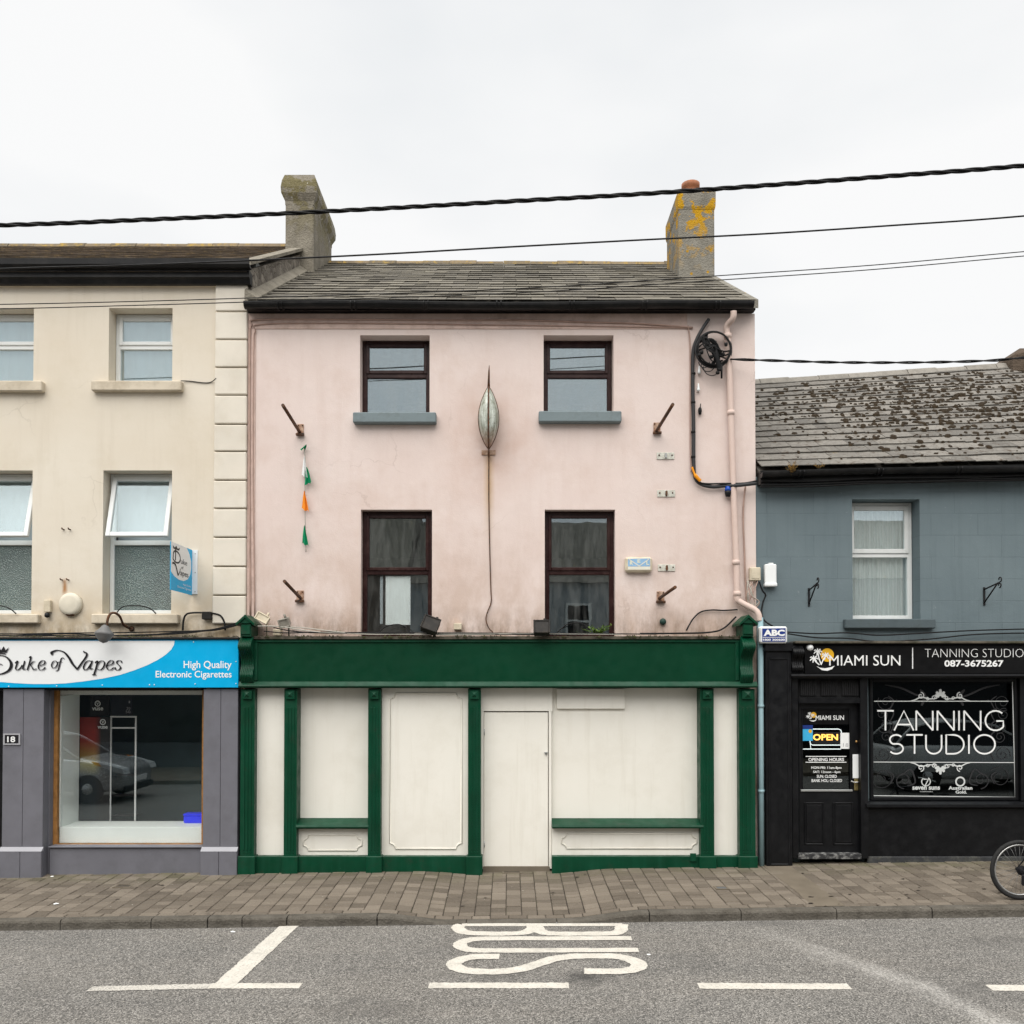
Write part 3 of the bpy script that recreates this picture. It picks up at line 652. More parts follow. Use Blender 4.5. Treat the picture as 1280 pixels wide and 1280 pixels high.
def shell(parent, X0, X1, Yb, Z0, Z1, m, Y0=.36):
    g = G(); g.box(X0, X0 + .3, Y0, Yb, Z0, Z1); g.box(X1 - .3, X1, Y0, Yb, Z0, Z1); g.box(X0 + .3, X1 - .3, Yb - .3, Yb, Z0, Z1)
    return g.build('rear_wall', m, parent)
def slate_mesh(w, h, th, m):
    g = G(); j = lambda s: random.uniform(-s, s); x0, x1 = -w / 2 + .003, w / 2 - .003
    b = [(x0, 0 + j(.012)), (x0 + w * .3, j(.010)), (x1 - w * .3, j(.010)), (x1, j(.012)), (x1, h), (x0, h)]
    return g.prism(b, 'z', 0, th).mesh('slate', m)
def slates(parent, E0, E1, R0, R1, sw, gauge, m, joined=False, th=.009, jit=1, clip=None, nm='slate'):
    L = ((R0 - E0).length + (R1 - E1).length) / 2; Wd = (E1 - E0).length; rows = int(L / gauge); rows_ = []
    V = [slate_mesh(sw, gauge * 1.55, th, m) for _ in range(7)]; J = G(); cnt = 0
    def S(u, v): return (E0 * (1 - u) + E1 * u) * (1 - v) + (R0 * (1 - u) + R1 * u) * v
    for r in range(rows + 1):
        v = r * gauge / L
        if v > .995: break
        x = -(sw / 2 if r % 2 else 0)
        while x < Wd - .02:
            a, b = max(x, 0), min(x + sw, Wd); x += sw
            if b - a < .06: continue
            u = (a + b) / 2 / Wd; p = S(u, v); ex = (S(min(1, u + .01), v) - S(u - .01, v)).normalized(); ev = (S(u, min(1, v + .02)) - S(u, v - .02)).normalized()
            nn = ex.cross(ev).normalized()
            if nn.z < 0: nn = -nn
            al = math.asin(min(.3, th * 1.6 / gauge)) + random.uniform(-.006, .012) * jit; e2 = (ev * math.cos(al) - nn * math.sin(al)).normalized(); n2 = ex.cross(e2).normalized()
            rot = Matrix.Rotation(random.uniform(-.012, .012) * jit, 4, 'Z')
            hh = min(1, (1 - v) * L / (gauge * 1.55) + .02)
            Mx = Matrix(((ex.x, e2.x, n2.x, 0), (ex.y, e2.y, n2.y, 0), (ex.z, e2.z, n2.z, 0), (0, 0, 0, 1)))
            Mx = Matrix.Translation(p + nn * (th * 1.9 + .004 + random.uniform(0, .003)) + ev * random.uniform(-.012, .008) * jit) @ Mx @ rot @ Matrix.Diagonal(((b - a) / sw, hh, 1, 1))
            me = random.choice(V); cnt += 1
            if joined: J.add([Mx @ q.co for q in me.vertices], [list(f.vertices) for f in me.polygons])
            else: link(nm, me, parent, mw=Mx)
    if joined: J.build('slate_courses', m, parent, kind='stuff')
    return S
def roof_body(parent, E0, E1, R0, R1, m, gm=None):
    """underlay of a gabled roof: front slope, mirrored rear slope, gables, as one closed prism"""
    E0, E1, R0, R1 = (q - Vector((0, 0, .07)) for q in (E0, E1, R0, R1)); g = G(); B0 = Vector((R0.x, 2 * R0.y - E0.y, E0.z)); B1 = Vector((R1.x, 2 * R1.y - E1.y, E1.z))
    g.add([E0, E1, R1, R0, B1, B0], [(0, 1, 2, 3), (3, 2, 4, 5), (0, 3, 5), (1, 4, 2), (0, 5, 4, 1)]); return g.build('roof', m, parent)
def ridge_tiles(parent, R0, R1, m, ln_=.45, w=.13, joined=False):
    n = int((R1 - R0).length / ln_)
    for i in range(n):
        a = R0.lerp(R1, i / n + .0004); b = R0.lerp(R1, (i + 1) / n - .0004); g = G(); dz = random.uniform(-.007, .007); dy = random.uniform(-.01, .01)
        pr = [(-w, -.075), (-w * .55, .012), (0, .045), (w * .55, .012), (w, -.075), (w * .5, -.02), (0, .01), (-w * .5, -.02)]
        vs = [(p.x, p.y + y + dy, p.z + z + dz + .02) for p in (a, b) for y, z in pr]; k = len(pr)
        g.add(vs, [(j, (j + 1) % k, k + (j + 1) % k, k + j) for j in range(k)] + [list(range(k))[::-1], [k + j for j in range(k)]])
        g.build('ridge_tile', m, parent)
def gutter(parent, px0, px1, X0, X1, Y, Z0, Z1, r, m):
    g = G(); n = 14; vs = []
    pr = [(r * math.cos(R(a)), r * math.sin(R(a))) for a in range(180, 361, 20)] + [(r + .0, .012), (r - .012, .012)] + [((r - .012) * math.cos(R(a)), (r - .012) * math.sin(R(a))) for a in range(360, 179, -20)] + [(-r + .012, .012), (-r, .012)]
    for i in range(n + 1):
        t = i / n; x = X0 + (X1 - X0) * t; z = Z0 + (Z1 - Z0) * t + .012 * math.sin(t * 9)
        for a, b in pr: vs.append((x, Y + a, z + b))
    k = len(pr); fs = [(i * k + j, i * k + (j + 1) % k, (i + 1) * k + (j + 1) % k, (i + 1) * k + j) for i in range(n) for j in range(k)]
    g.add(vs, fs, False); g.add([vs[j] for j in range(10)], [list(range(10))]); g.add([vs[n * k + j] for j in range(10)], [list(range(10))[::-1]])
    o = g.build('gutter', m, parent)
    nb = int((X1 - X0) / .9)
    for i in range(nb):
        t = (i + .5) / nb; x = X0 + (X1 - X0) * t; z = Z0 + (Z1 - Z0) * t
        for q in (-.028, .028):
            G().tube([(x + q, Y + (r + .008) * math.cos(R(a)), z + (r + .008) * math.sin(R(a)) + .004) for a in range(175, 366, 19)], .009, 5).build('gutter_bracket', m, o)
    return o
def chimney(parent, X0, X1, Y0, Y1, Z0, Z1, capz, m, over=.06, bulge=True):
    g = G(); g.box(X0, X1, Y0, Y1, Z0, capz + .02, .015); cx, cy = (X0 + X1) / 2, (Y0 + Y1) / 2; hx, hy = (X1 - X0) / 2, (Y1 - Y0) / 2
    H = Z1 - capz; prof = [(.0, 0), (.04, .12), (1, .35), (1.1, .55), (.8, .78), (.15, 1.0)] if bulge else [(0, 0), (.8, .15), (1, .5), (1, 1)]
    vs = []
    for o_, t in prof:
        for sx_, sy_ in ((-1, -1), (1, -1), (1, 1), (-1, 1)): vs.append((cx + sx_ * (hx + over * o_ + .003), cy + sy_ * (hy + over * o_ + .003), capz + H * t))
    k = len(prof); g.add(vs, [(i * 4 + j, i * 4 + (j + 1) % 4, i * 4 + 4 + (j + 1) % 4, i * 4 + 4 + j) for i in range(k - 1) for j in range(4)] + [(3, 2, 1, 0), tuple((k - 1) * 4 + j for j in range(4))])
    return g.build('chimney', m, parent)
def wire(pts, Y, r, k=8, seg=6): return G().tube(smooth_pts([at(x, y, Y) if not isinstance(Y, (list, tuple)) else None for x, y in pts], k), r, seg)
def pw(pts, r, k=6, seg=6):
    """tube through (px, py, Y) points"""
    return G().tube(smooth_pts([at(x, y, Y) for x, y, Y in pts], k), r, seg)

# ------------------------------------------------------------ pink house with the green shopfront
PX0, PX1 = at(309, 600, 0).x, at(944.5, 600, 0).x; PZT = at(636, 392, 0).z
pink = thing('pink_house', 'three-storey pink rendered house with dark brown windows above a boarded green shopfront', 'house', (0, 0, 0))
PW = [prect(450, 419, 537, 516, 0), prect(679.5, 419, 767, 515, 0), prect(451, 637, 540, 795, 0), prect(681, 637, 769, 795, 0)]
PW = [(a, b, (c if i < 2 else 2.98), d) for i, (a, b, c, d) in enumerate(PW)]
wall_mesh(PX0, PX1, -.4, PZT, 0, PW, .35).build('wall', PINK, pink)
shell(pink, PX0, PX1, 7.6, -.4, PZT, ROOMW)
G().box(PX0 + .3, PX1 - .3, .36, 7.3, 2.80, 2.95).box(PX0 + .3, PX1 - .3, .36, 7.3, 5.05, 5.2).build('floor_slab', ROOMW, pink)
G().box(-.2, -.05, .36, 7.3, 2.96, 5.04).box(-.2, -.05, .36, 7.3, 5.21, PZT).build('partition', ROOMW, pink)
# raised plaster border and clipped cables around the top and left edges
g = G(); a = at(322, 411, 0); g.box(PX0 + .004, PX1 - .9, -.012, .002, at(636, 411.5, 0).z, PZT - .002, .004)
g.box(PX0 + .004, a.x - .02, -.012, .002, 2.99, at(636, 411.5, 0).z - .001, .004); g.build('plaster_border', PINKTRIM, pink)
sills = [(441, 515, 545, 528), (673.5, 513.5, 777, 527)]
for i, h in enumerate(PW):
    if i < 2:
        s = G().pb(*sills[i], -.11, .26, .012); zt = at(500, 469.5, .19).z
        window(pink, h, 0, .19, zt, BROWN, GLASS, GLASS, s, SILLBLUE, blind=None)
    else:
        zt = at(500, 715.5, .12).z
        w = window(pink, h, 0, .12, zt, BROWN, GLASSD, GLASSD, None, None)
        if i == 2:   # white board and narrow strips standing behind the lower pane
            q = G().pb(482, 720, 513, 781, .162, .01); q.build('white_board', BOARDW, w)
            G().pb(475, 720, 478.5, 780, .165, .01).build('door_frame', ROLLER, w)
# roof
EZ = at(636, 378, -.12).z; RT = 3.95; RZ = at(636, 330, RT).z
E0, E1 = Vector((PX0 + .03, -.13, EZ + .01)), Vector((PX1 - .02, -.13, EZ)); R0_, R1_ = Vector((PX0 + .03, RT, RZ)), Vector((PX1 - .02, RT, RZ - .02))
proof = roof_body(pink, E0, E1, R0_, R1_, SLATE)
slates(proof, E0, E1, R0_, R1_, .372, .285, SLATE, jit=1.8); ridge_tiles(proof, R0_, R1_, RIDGE)
vt = G()    # mortar verge on the right gable, lead apron on the left
for (p, q, ww) in ((E1, R1_, .09),):
    d = (q - p); vt.add([p + Vector((-.06, 0, .035)), p + Vector((ww * .35, 0, .035)), q + Vector((ww * .35, 0, .035)), q + Vector((-.06, 0, .035)), p + Vector((-.06, 0, -.08)), p + Vector((ww * .35, 0, -.08)), q + Vector((ww * .35, 0, -.08)), q + Vector((-.06, 0, -.08))],
    [(0, 1, 2, 3), (4, 7, 6, 5), (0, 4, 5, 1), (1, 5, 6, 2), (2, 6, 7, 3), (3, 7, 4, 0)])
vt.build('verge', STONEY, proof)
d = E0.lerp(R0_, 0); fl = G()
fl.add([E0 + Vector((-.04, 0, .16)), E0 + Vector((.13, 0, .045)), R0_ + Vector((.13, 0, .045)), R0_ + Vector((-.04, 0, .16)), E0 + Vector((-.04, 0, -.05)), E0 + Vector((.13, 0, -.05)), R0_ + Vector((.13, 0, -.05)), R0_ + Vector((-.04, 0, -.05))],
       [(0, 1, 2, 3), (4, 7, 6, 5), (0, 4, 5, 1), (1, 5, 6, 2), (2, 6, 7, 3), (3, 7, 4, 0)]); fl.build('mortar_fillet', STONE, proof)
gut = gutter(pink, 0, 0, at(306, 380, -.2).x, at(941.5, 380, -.2).x, -.2, at(636, 380, -.2).z, at(636, 380, -.2).z, .068, BLACKPVC)
G().box(PX0 + .01, PX1 - .02, -.11, -.001, PZT + .005, EZ - .03).build('eaves_board', BLACKPVC, pink)
c = chimney(pink, 2.69, 3.255, 2.2, 3.25, 5.5, at(870, 240, 2.2).z, at(870, 262, 2.2).z, STONEY, .014, False)
pz = at(870, 240, 2.2).z
G().lathe([(.15, -.02), (.16, .03), (.135, .08), (.12, .30), (.125, .36), (.15, .38), (.15, .45), (.12, .46), (.12, .36)], (2.86 + .14, 2.78, pz), seg=18).build('chimney_pot', POT, c)
# downpipe
dp = smooth_pts([at(x, y, Y) for x, y, Y in ((917, 389, -.2), (916, 398, -.18), (908.5, 408, -.09), (909.5, 422, -.075), (912, 470, -.075), (916.5, 600, -.075), (920.5, 700, -.075), (921.5, 744, -.075), (924.5, 752, -.08), (943, 762, -.12), (948, 768, -.14), (949.5, 776, -.14))], 5)
dpo = G().tube(dp, .041, 10).build('downpipe', PINKPIPE, pink)
for (x, y) in ((913.7, 516), (920, 703), (921.6, 742), (909.6, 420)): p = at(x, y, -.075); G().lathe([(.041, -.03), (.05, -.028), (.05, .028), (.041, .03)], p, seg=12).build('pipe_collar', PINKPIPE, dpo)
# --- shopfront (everything stands in front of the rendered wall)
FY = -.24; PLY = -.235; PNY = -.12
fa = G().pb(317, 800, 925, 853, FY, .24).build('fascia', GREEND, pink)
fr = G(); fr.pb(317, 799, 925, 803, FY - .022, .03, .006); fr.pb(317, 803, 321.5, 851, FY - .02, .025, .006); fr.pb(919.5, 803, 924, 851, FY - .02, .025, .006); fr.build('fascia_moulding', GREEN, fa)
z0, z1 = at(636, 859.5, FY).z, at(636, 852, FY).z; xa, xb = at(300, 856, FY).x, at(945, 856, FY).x
co = G().prism([(FY + .2, z0), (FY - .06, z0), (FY - .075, z0 + .02), (FY - .07, z0 + .035), (FY - .035, z1), (FY + .2, z1)], 'x', xa, xb).build('cornice', GREEN, fa)
G().prism([(0, at(0, 799, FY).z), (FY - .045, at(0, 799, FY).z), (FY - .05, at(0, 795.5, FY).z), (0, at(0, 795.5, FY).z + .004)], 'x', at(314, 797, FY).x, at(928, 797, FY).x).build('fascia_ledge', LEDGE, fa)
def pilaster(x0, x1, cap=True, yb=1089):
    yt = 861; p = G(); zb = -.35; A, Bx = at(x0, 960, PLY).x, at(x1, 960, PLY).x; zt = at(636, yt, PLY).z; zpl = at(636, 1070, PLY).z
    p.box(A, Bx, PLY, -.02, zb, zt - .002); o = p.build('pilaster', GREEN, pink); w = Bx - A
    for k in range(3): xx = A + w * (.26 + .24 * k); G().box(xx - w * .055, xx + w * .055, PLY - .011, PLY + .002, at(636, 1063, PLY).z, at(636, 884, PLY).z, .004).build('reed', GREEN, o)
    for k in range(3): xx = A + w * (.26 + .24 * k); G().box(xx - .009, xx + .009, PLY - .008, PLY + .002, at(636, 1066.5, PLY).z, at(636, 1064.5, PLY).z).build('reed_stop', GREEN, o)
    cb = G().box(A + w * .16, Bx - w * .16, PLY - .035, PLY + .002, at(636, 874, PLY).z, at(636, 863, PLY).z, .006).build('capital_block', GREEN, o)
    cxm = (A + Bx) / 2; zc = at(636, 868, PLY).z; s_ = w * .2
    q = G(); q.add([(cxm - s_, PLY - .036, zc + s_), (cxm + s_, PLY - .036, zc + s_), (cxm + s_, PLY - .036, zc - s_), (cxm - s_, PLY - .036, zc - s_), (cxm, PLY - .062, zc)], [(0, 1, 4), (1, 2, 4), (2, 3, 4), (3, 0, 4), (3, 2, 1, 0)]); q.build('diamond_boss', GREEN, o)
    G().box(A - .022, Bx + .022, PLY - .03, -.021, zb, zpl, .008).build('base_block', GREEN, o)
for a in ((300.5, 318), (355, 371), (460, 476), (585, 601), (875.5, 892.5), (924, 944)): pilaster(*a)
def corbel(x0, x1):
    A, Bx = at(x0, 830, -.4).x, at(x1, 830, -.4).x; zt = at(636, 796, -.35).z; zb = at(636, 856, -.3).z; H = zt - zb; cs = []
    for i in range(25):     # scrolled console seen from the side: big swell above, small swell below
        t = i / 24; y = .09 + .16 * math.exp(-((t - .80) / .17) ** 2) + .065 * math.exp(-((t - .2) / .12) ** 2); cs.append((FY + .05 - y, zb + H * t))
    o = G().prism([(-.05, zb)] + cs + [(-.05, zt)], 'x', A, Bx).build('corbel', GREEN, pink)
    n = 7; w = Bx - A
    for k in range(n): xx = A + w * (k + .7) / (n + .4); G().tube([(xx, y, z) for y, z in cs[1:-1]], w * .042, 6).build('flute', GREEN, o)
    hb = G(); hb.box(A + .012, Bx - .012, FY - .13, -.05, zt, zt + .17, .006); o2 = hb.build('cap_block', GREEN, o)
    cxm = (A + Bx) / 2; zc = zt + .085; s_ = .05
    G().box(cxm - .062, cxm + .062, FY - .148, FY - .128, zc - .058, zc + .058, .01).build('cap_boss', GREEN, o)
    zr = zt + .17; yo, yi = FY - .17, -.03; rw = w / 2 + .035
    g = G().prism([(cxm - rw, zr - .03), (cxm, zr + .075), (cxm + rw, zr - .03), (cxm + rw, zr + .002), (cxm, zr + .11), (cxm - rw, zr + .002)], 'y', yo, yi); g.build('cap_roof', GREEN, o)
    G().prism([(cxm - rw * .72, zr + .002), (cxm, zr + .072), (cxm + rw * .72, zr + .002)], 'y', yo + .02, yi).build('cap_gable', GREEN, o)
corbel(298, 314); corbel(928, 944)
bx = lambda a, Y=PNY: G().pb(*a, Y, -.005 - Y, .004)
zg = 1100
def panel(nm, x0, y0, x1, y1, Y, m=PANEL):
    return G().pb(x0, y0, x1, y1, Y, -.004 - Y, .003).build(nm, m, pink)
def notch(x0, y0, x1, y1, Y, parent, m=PANELTRIM, r=6, rad=.012):
    """raised bead with notched (scooped) corners"""
    P = []
    for cx, cy, a in ((x0, y0, 90), (x1, y0, 180), (x1, y1, 270), (x0, y1, 0)):
        for k in range(5): t = R(a - 90 * k / 4); P.append(at(cx + r * math.cos(t), cy + r * math.sin(t), Y))
    G().tube(P, rad, 6, closed=True).build('moulding', m, parent)
panel('boarding', 318, 860, 356, 1070, -.12)
panel('boarding', 371, 860, 460.5, 1030, -.03)
p = panel('riser_panel', 371, 1036, 460.5, 1070, -.12); notch(379.5, 1043.5, 452, 1063, -.122, p)
p = panel('boarding', 476, 860, 586, 1070, -.13); notch(487.5, 866.5, 577, 1061, -.132, p, r=7)
panel('boarding', 601, 860, 690.5, 889, -.10)
panel('door_jamb', 601, 889, 604.5, 1086, -.10); panel('door_jamb', 686, 889, 689.5, 1086, -.10)
panel('boarding', 689.5, 860, 878, 1027, -.035)
panel('boarding', 892, 860, 925, 1070, -.12)
panel('blank_board', 696, 861, 781, 886, -.075)
p = panel('riser_panel', 690, 1033, 877, 1070, -.12); notch(702, 1041.5, 870.5, 1060.5, -.122, p)
dr = G().pb(605, 890.5, 685, 1083, -.085, .05, .004).build('door', PANEL, pink)
l = G(); q = at(682.5, 940.5, -.085); l.box(q.x - .022, q.x + .02, -.115, -.084, q.z - .008, q.z + .008, .003); l.box(q.x - .012, q.x + .012, -.1, -.084, q.z - .03, q.z - .012); l.build('lock', STEEL, dr)
for zz in (915, 1055): q = at(606.5, zz, -.085); G().tube([(q.x - .012, -.094, q.z - .04), (q.x - .012, -.094, q.z + .04)], .008, 6).build('hinge', STEEL, dr)
G().pb(604, 1083.3, 687, 1094, -.11, .1).build('threshold', CONC, pink)
for (x0, x1) in ((371, 461), (690, 879)):
    a, b = at(x0, 1031, -.2).x, at(x1, 1031, -.2).x; zt = at(636, 1027, -.2).z; zb = at(636, 1035, -.2).z
    G().prism([(-.03, zb), (-.235, zb), (-.245, zb + .02), (-.235, zb + .045), (-.03, zt + .02)], 'x', a, b).build('window_ledge', GREEN, pink)
for (x0, x1) in ((318, 600.5), (690, 944)):
    a, b = at(x0, 1075, -.2).x, at(x1, 1075, -.2).x
    G().box(a, b, -.21, -.01, -.35, at(636, 1070.5, -.21).z, .006).build('plinth', GREEN, pink)
G().pb(863, 1067, 870.5, 1077, -.235, .03, .004).build('plinth_block', GREEN, pink)

def dirt_line(parent, pts, n, seed, m=None, hmax=.03):
    """crumbs of moss and dirt lying along a ledge; pts = (px, py, Y) ends"""
    r = random.Random(seed); g = G()
    for i in range(n):
        t = r.random(); a, b = at(*pts[0]), at(*pts[1]); p = a.lerp(b, t) + Vector((0, r.uniform(-.01, .05), 0))
        if math.sin(t * 37 + seed) + math.sin(t * 91) < -.4: continue
        s = r.uniform(.008, .03); h = r.uniform(.25, 1) * hmax; k = 6
        vs = [p + Vector((math.cos(6.283 * j / k) * s * r.uniform(.6, 1.6), math.sin(6.283 * j / k) * s * .6, -.004)) for j in range(k)] + [p + Vector((r.uniform(-.3, .3) * s, 0, h))]
        g.add(vs, [(j, (j + 1) % k, k) for j in range(k)])
    g.build('ledge_moss', m or DIRT, parent, kind='stuff')
dirt_line(fa, ((318, 796.5, -.285), (925, 796.5, -.285)), 420, 3, hmax=.035)

# ------------------------------------------------------------ cream house with the grey shopfront
CX0, CX1 = -10.2, PX0 - .004; CZT = at(150, 350, 0).z
cream = thing('cream_house', 'cream rendered house with white windows and corner quoins above a grey shopfront', 'house', (-6.5, 0, 0))
CWN = [prect(136, 385, 215.5, 476, 0), prect(-42, 385, 42, 476, 0), prect(128.5, 588, 214.5, 767, 0), prect(-45, 588, 40, 767, 0)]
SH = prect(66, 863, 254, 1058, 0)
DOORH = (at(-88, 900, 0).x, at(4, 900, 0).x, -.4, at(0, 863, 0).z)
wall_mesh(CX0, CX1, -.5, CZT, 0, CWN + [SH, DOORH], .35).build('wall', CREAM, cream)
shell(cream, CX0, CX1, 7.8, -.5, CZT + .45, ROOMW)
G().box(CX0 + .3, CX1 - .3, .36, 7.4, 2.72, 2.9).box(CX0 + .3, CX1 - .3, .36, 7.4, 5.3, 5.45).box(CX0 + .3, CX1 - .3, .36, 7.4, -.35, -.05).build('floor_slab', ROOMW, cream)
G().box(CX0 + .3, CX1 - .3, 1.6, 1.7, -.04, 2.71).build('partition', TEALB, cream)
csl = [(113.5, 475.5, 226.5, 488), (-55, 475.5, 52, 488.5), (113.5, 767.5, 222, 779.5), (-60, 767.5, 47, 779)]
for i, h in enumerate(CWN):
    s = G().pb(*csl[i], -.09, .3, .012)
    if i < 2: window(cream, h, 0, .2, at(100, 434, .2).z, WHITEPVC, GLASS, GLASS, s, CREAMSILL, blind='all', bm_=ROLLER, fw=.06, sw=.05, gap=.072)
    else: window(cream, h, 0, .2, at(100, 678.5, .2).z, WHITEPVC, GLASS2, FROST, s, CREAMSILL, blind='top', bm_=ROLLER, fw=.055, sw=.06, open_=R(15), gap=.2)
qy = [353.5, 390, 425, 460, 494.5, 531, 565, 601, 636.5, 672.5, 709, 745, 781]
for a, b in zip(qy, qy[1:]):
    xa = at(269 - (a - 353) * .010, (a + b) / 2, -.05).x
    G().box(xa, CX1 + .006, -.05, .002, at(290, b - 1.6, -.05).z, at(290, a, -.05).z, .012).build('quoin', QUOIN, cream)
# roof, higher than the pink house's
ez = at(100, 331, -.2).z; crz = at(100, 309, 3.9).z
E0, E1 = Vector((CX0, -.16, ez)), Vector((CX1 + .03, -.16, ez)); R0_, R1_ = Vector((CX0, 3.9, crz)), Vector((CX1 + .03, 3.9, crz))
croof = roof_body(cream, E0, E1, R0_, R1_, SLATE3); slates(croof, E0, E1, R0_, R1_, .31, .24, SLATE3, joined=True, jit=1.6); ridge_tiles(croof, R0_, R1_, RIDGE)
gb = G(); x = CX1 + .005       # rubble gable that rises above the pink roof
gb.prism([(.008, EZ - .3), (.008, ez - .16), (-.06, ez - .08), (-.10, ez - .02), (3.9, crz - .05), (7.6, ez), (7.6, EZ - .3)], 'x', x - .3, x + .035); gb.build('gable', RUBBLE, cream)
g = G(); P_ = Vector((x - .12, -.17, ez + .012)); Q = Vector((x - .12, 3.9, crz + .012))
g.add([P_, P_ + Vector((.2, 0, 0)), Q + Vector((.2, 0, 0)), Q, P_ + Vector((0, 0, .05)), P_ + Vector((.2, 0, .05)), Q + Vector((.2, 0, .05)), Q + Vector((0, 0, .05))], [(3, 2, 1, 0), (4, 5, 6, 7), (0, 1, 5, 4), (1, 2, 6, 5), (2, 3, 7, 6), (3, 0, 4, 7)]); g.build('verge', STONE, croof)
zc = at(370, 219, 2.7).z
chimney(cream, -3.665, -3.20, 2.7, 4.15, 6.6, zc, at(370, 256, 2.7).z, STONE, .055)
z1, z2, z3 = at(100, 326, -.22).z, at(100, 334, -.22).z, at(100, 350.5, -.2).z
G().prism([(-.001, z3), (-.10, z3), (-.12, z3 + .05), (-.15, z3 + .07), (-.15, z2), (-.001, z2)], 'x', CX0, at(311.5, 340, -.15).x).build('eaves_board', BLACKPVC, cream)
g = G().prism([(-.16, z2 - .012), (-.24, z2 - .012), (-.27, z2 + .02), (-.275, z1 + .01), (-.262, z1 + .01), (-.255, z2 + .03), (-.16, z2 + .0)], 'x', CX0, at(312, 330, -.25).x); g.build('gutter', BLACKPVC, cream)
G().box(CX0, CX1 - .02, -.04, -.001, at(100, 355, 0).z, z3 - .002).build('eaves_band', CREAMSILL, cream)
# shopfront
GY = -.22
def gpil(x0, x1):
    A, Bx = at(x0, 960, GY).x, at(x1, 960, GY).x; zt = at(100, 861, GY).z; m = (A + Bx) / 2
    o = G().box(A, m - .002, GY, -.002, -.45, zt, .004).box(m + .002, Bx, GY, -.002, -.45, zt, .004).build('pilaster', GREYP, cream)
    zb = at(100, 1063.5, GY).z; g = G()
    for a, b in ((A - .012, m - .0015), (m + .0015, Bx + .012)): g.box(a, b, GY - .05, GY + .01, -.45, zb, .006)
    g.build('base_block', GREYP, o)
    G().prism([(GY + .006, zb + .001), (GY - .052, zb + .001), (GY + .001, zb + .05), (GY + .006, zb + .05)], 'x', A - .012, Bx + .012).build('base_ledge', GREYL, o)
gpil(3, 54); gpil(254, 297); gpil(-150, -96)
G().box(at(54, 960, -.1).x, at(66, 960, -.02).x, -.09, -.003, -.45, at(60, 863, 0).z).build('pilaster_return', GREYP, cream)
a, b = at(63, 1070, -.1).x, at(255, 1070, -.1).x; zr = at(100, 1059, -.1).z
G().box(a, b, -.13, -.003, -.45, zr, .008).build('stall_riser', GREYP, cream)
G().box(a, b, -.16, -.003, zr + .001, zr + .02, .006).build('riser_ledge', GREYP, cream)
G().box(at(-95, 840, -.1).x, at(255, 840, -.1).x, -.20, -.003, SH[3] + .004, at(100, 800, -.1).z).build('fascia_box', DARKW, cream)
x0, x1, z0, z1 = SH
sw_ = G(); sw_.box(x0, x0 + .055, .0, .07, z0, z1, .006); sw_.box(x0 + .055, x1, .001, .07, z0, z0 + .028, .006); sw_.box(x1 - .02, x1, .001, .07, z0 + .03, z1, .004)
shw = sw_.build('shop_window', TIMBER, cream)
G().box(x0 + .05, x1 - .01, .03, .038, z0 + .02, z1 - .005).build('pane', SHOPG, shw)
zp = at(150, 1034, .06).z; D2 = .56
G().box(x0 + .056, x1 - .021, .072, D2, z0 + .03, zp, .004).build('display_platform', PALE, shw)
G().box(x0 + .01, x0 + .07, .072, D2 - .001, zp + .002, z1 - .07).build('display_side', PALE, shw)
G().box(x0 + .01, x1 - .02, .072, D2 - .001, z1 - .06, z1 - .005).build('display_soffit', PALE, shw)
z = thing('display_cabinet', 'white-framed glass display cabinet inside the shop window', 'cabinet', (at(154, 1027, .6).x, .6, zp))
a, b, c, d = prect(137, 895, 170, 1030, .60); f = .02; fz = at(150, 909, .6).z
g = G()
for yy in (.60,):
    for xx in (a, b - f): g.box(xx, xx + f, yy, yy + f, zp - .2, d)
    for zz in (fz, d): g.box(a + f, b - f, yy, yy + f, zz - f, zz)
g.build('frame', WHITEPVC, z)
for k in range(4): zz = zp + .05 + k * .28; G().box(a + f, b - f, .63, .85, zz, zz + .008).build('shelf', DARKW, z)
def card(nm, px, Y, m, lab, cat='poster', grp=None):
    t = thing(nm, lab, cat, at((px[0] + px[2]) / 2, px[3], Y), grp); G().pb(*px, Y, .012).build('board', m, t); return t
n = N('sunset_print'); X, Y_, Z = n.xyz()
c = n.mix(n.rng(Z, at(0, 970, .6).z, at(0, 955, .6).z), (.006, .012, .016), (.22, .19, .03)); c = n.mix(n.rng(Z, at(0, 955, .6).z, at(0, 925, .6).z), c, (.22, .012, .006))
c = n.mix(n.rng(X, at(119, 930, .6).x, at(127, 930, .6).x), c, (.008, .008, .009)); n.bump(n.noise(20), .05, .002); SUNSET = n.fin(c, .5)
t = card('poster', (112, 870, 136.5, 894.5), .58, INKB, 'dark poster with white lettering at the top left of the vape shop window')
k = Ink(.578); k.arc(122, 879.5, 3.2, 3.2, 0, 360, 1.1).text('v', 120.5, 878, 123.5, 881.5).text('vuse', 115, 884.2, 129, 888, .02); k.build('lettering', INKW, t)
t = card('poster', (99.5, 896.5, 137, 1025), .585, SUNSET, 'tall red and orange poster with white lettering in the vape shop window')
k = Ink(.583); k.arc(128.5, 902.5, 3.2, 3.2, 0, 360, 1.1).text('v', 127, 901, 130, 904.5).text('vuse', 122, 907.5, 134.5, 911, .02); k.build('lettering', INKW, t)
t = card('poster', (138.5, 870, 165.5, 893.5), .59, plain('blue_black_print', (.01, .014, .022), .5), 'dark poster above the glass cabinet in the vape shop window')
k = Ink(.588); k.text('1', 161, 876, 162.5, 879, .01).text('20', 158, 884, 163, 887).text('50', 157, 888, 163, 891.5); k.build('lettering', INKSH, t)
p = prect(232.5, 1006, 262, 1023, .46); t = thing('blue_box', 'bright blue box standing on the vape shop display platform', 'box', ((p[0] + p[1]) / 2, .5, zp))
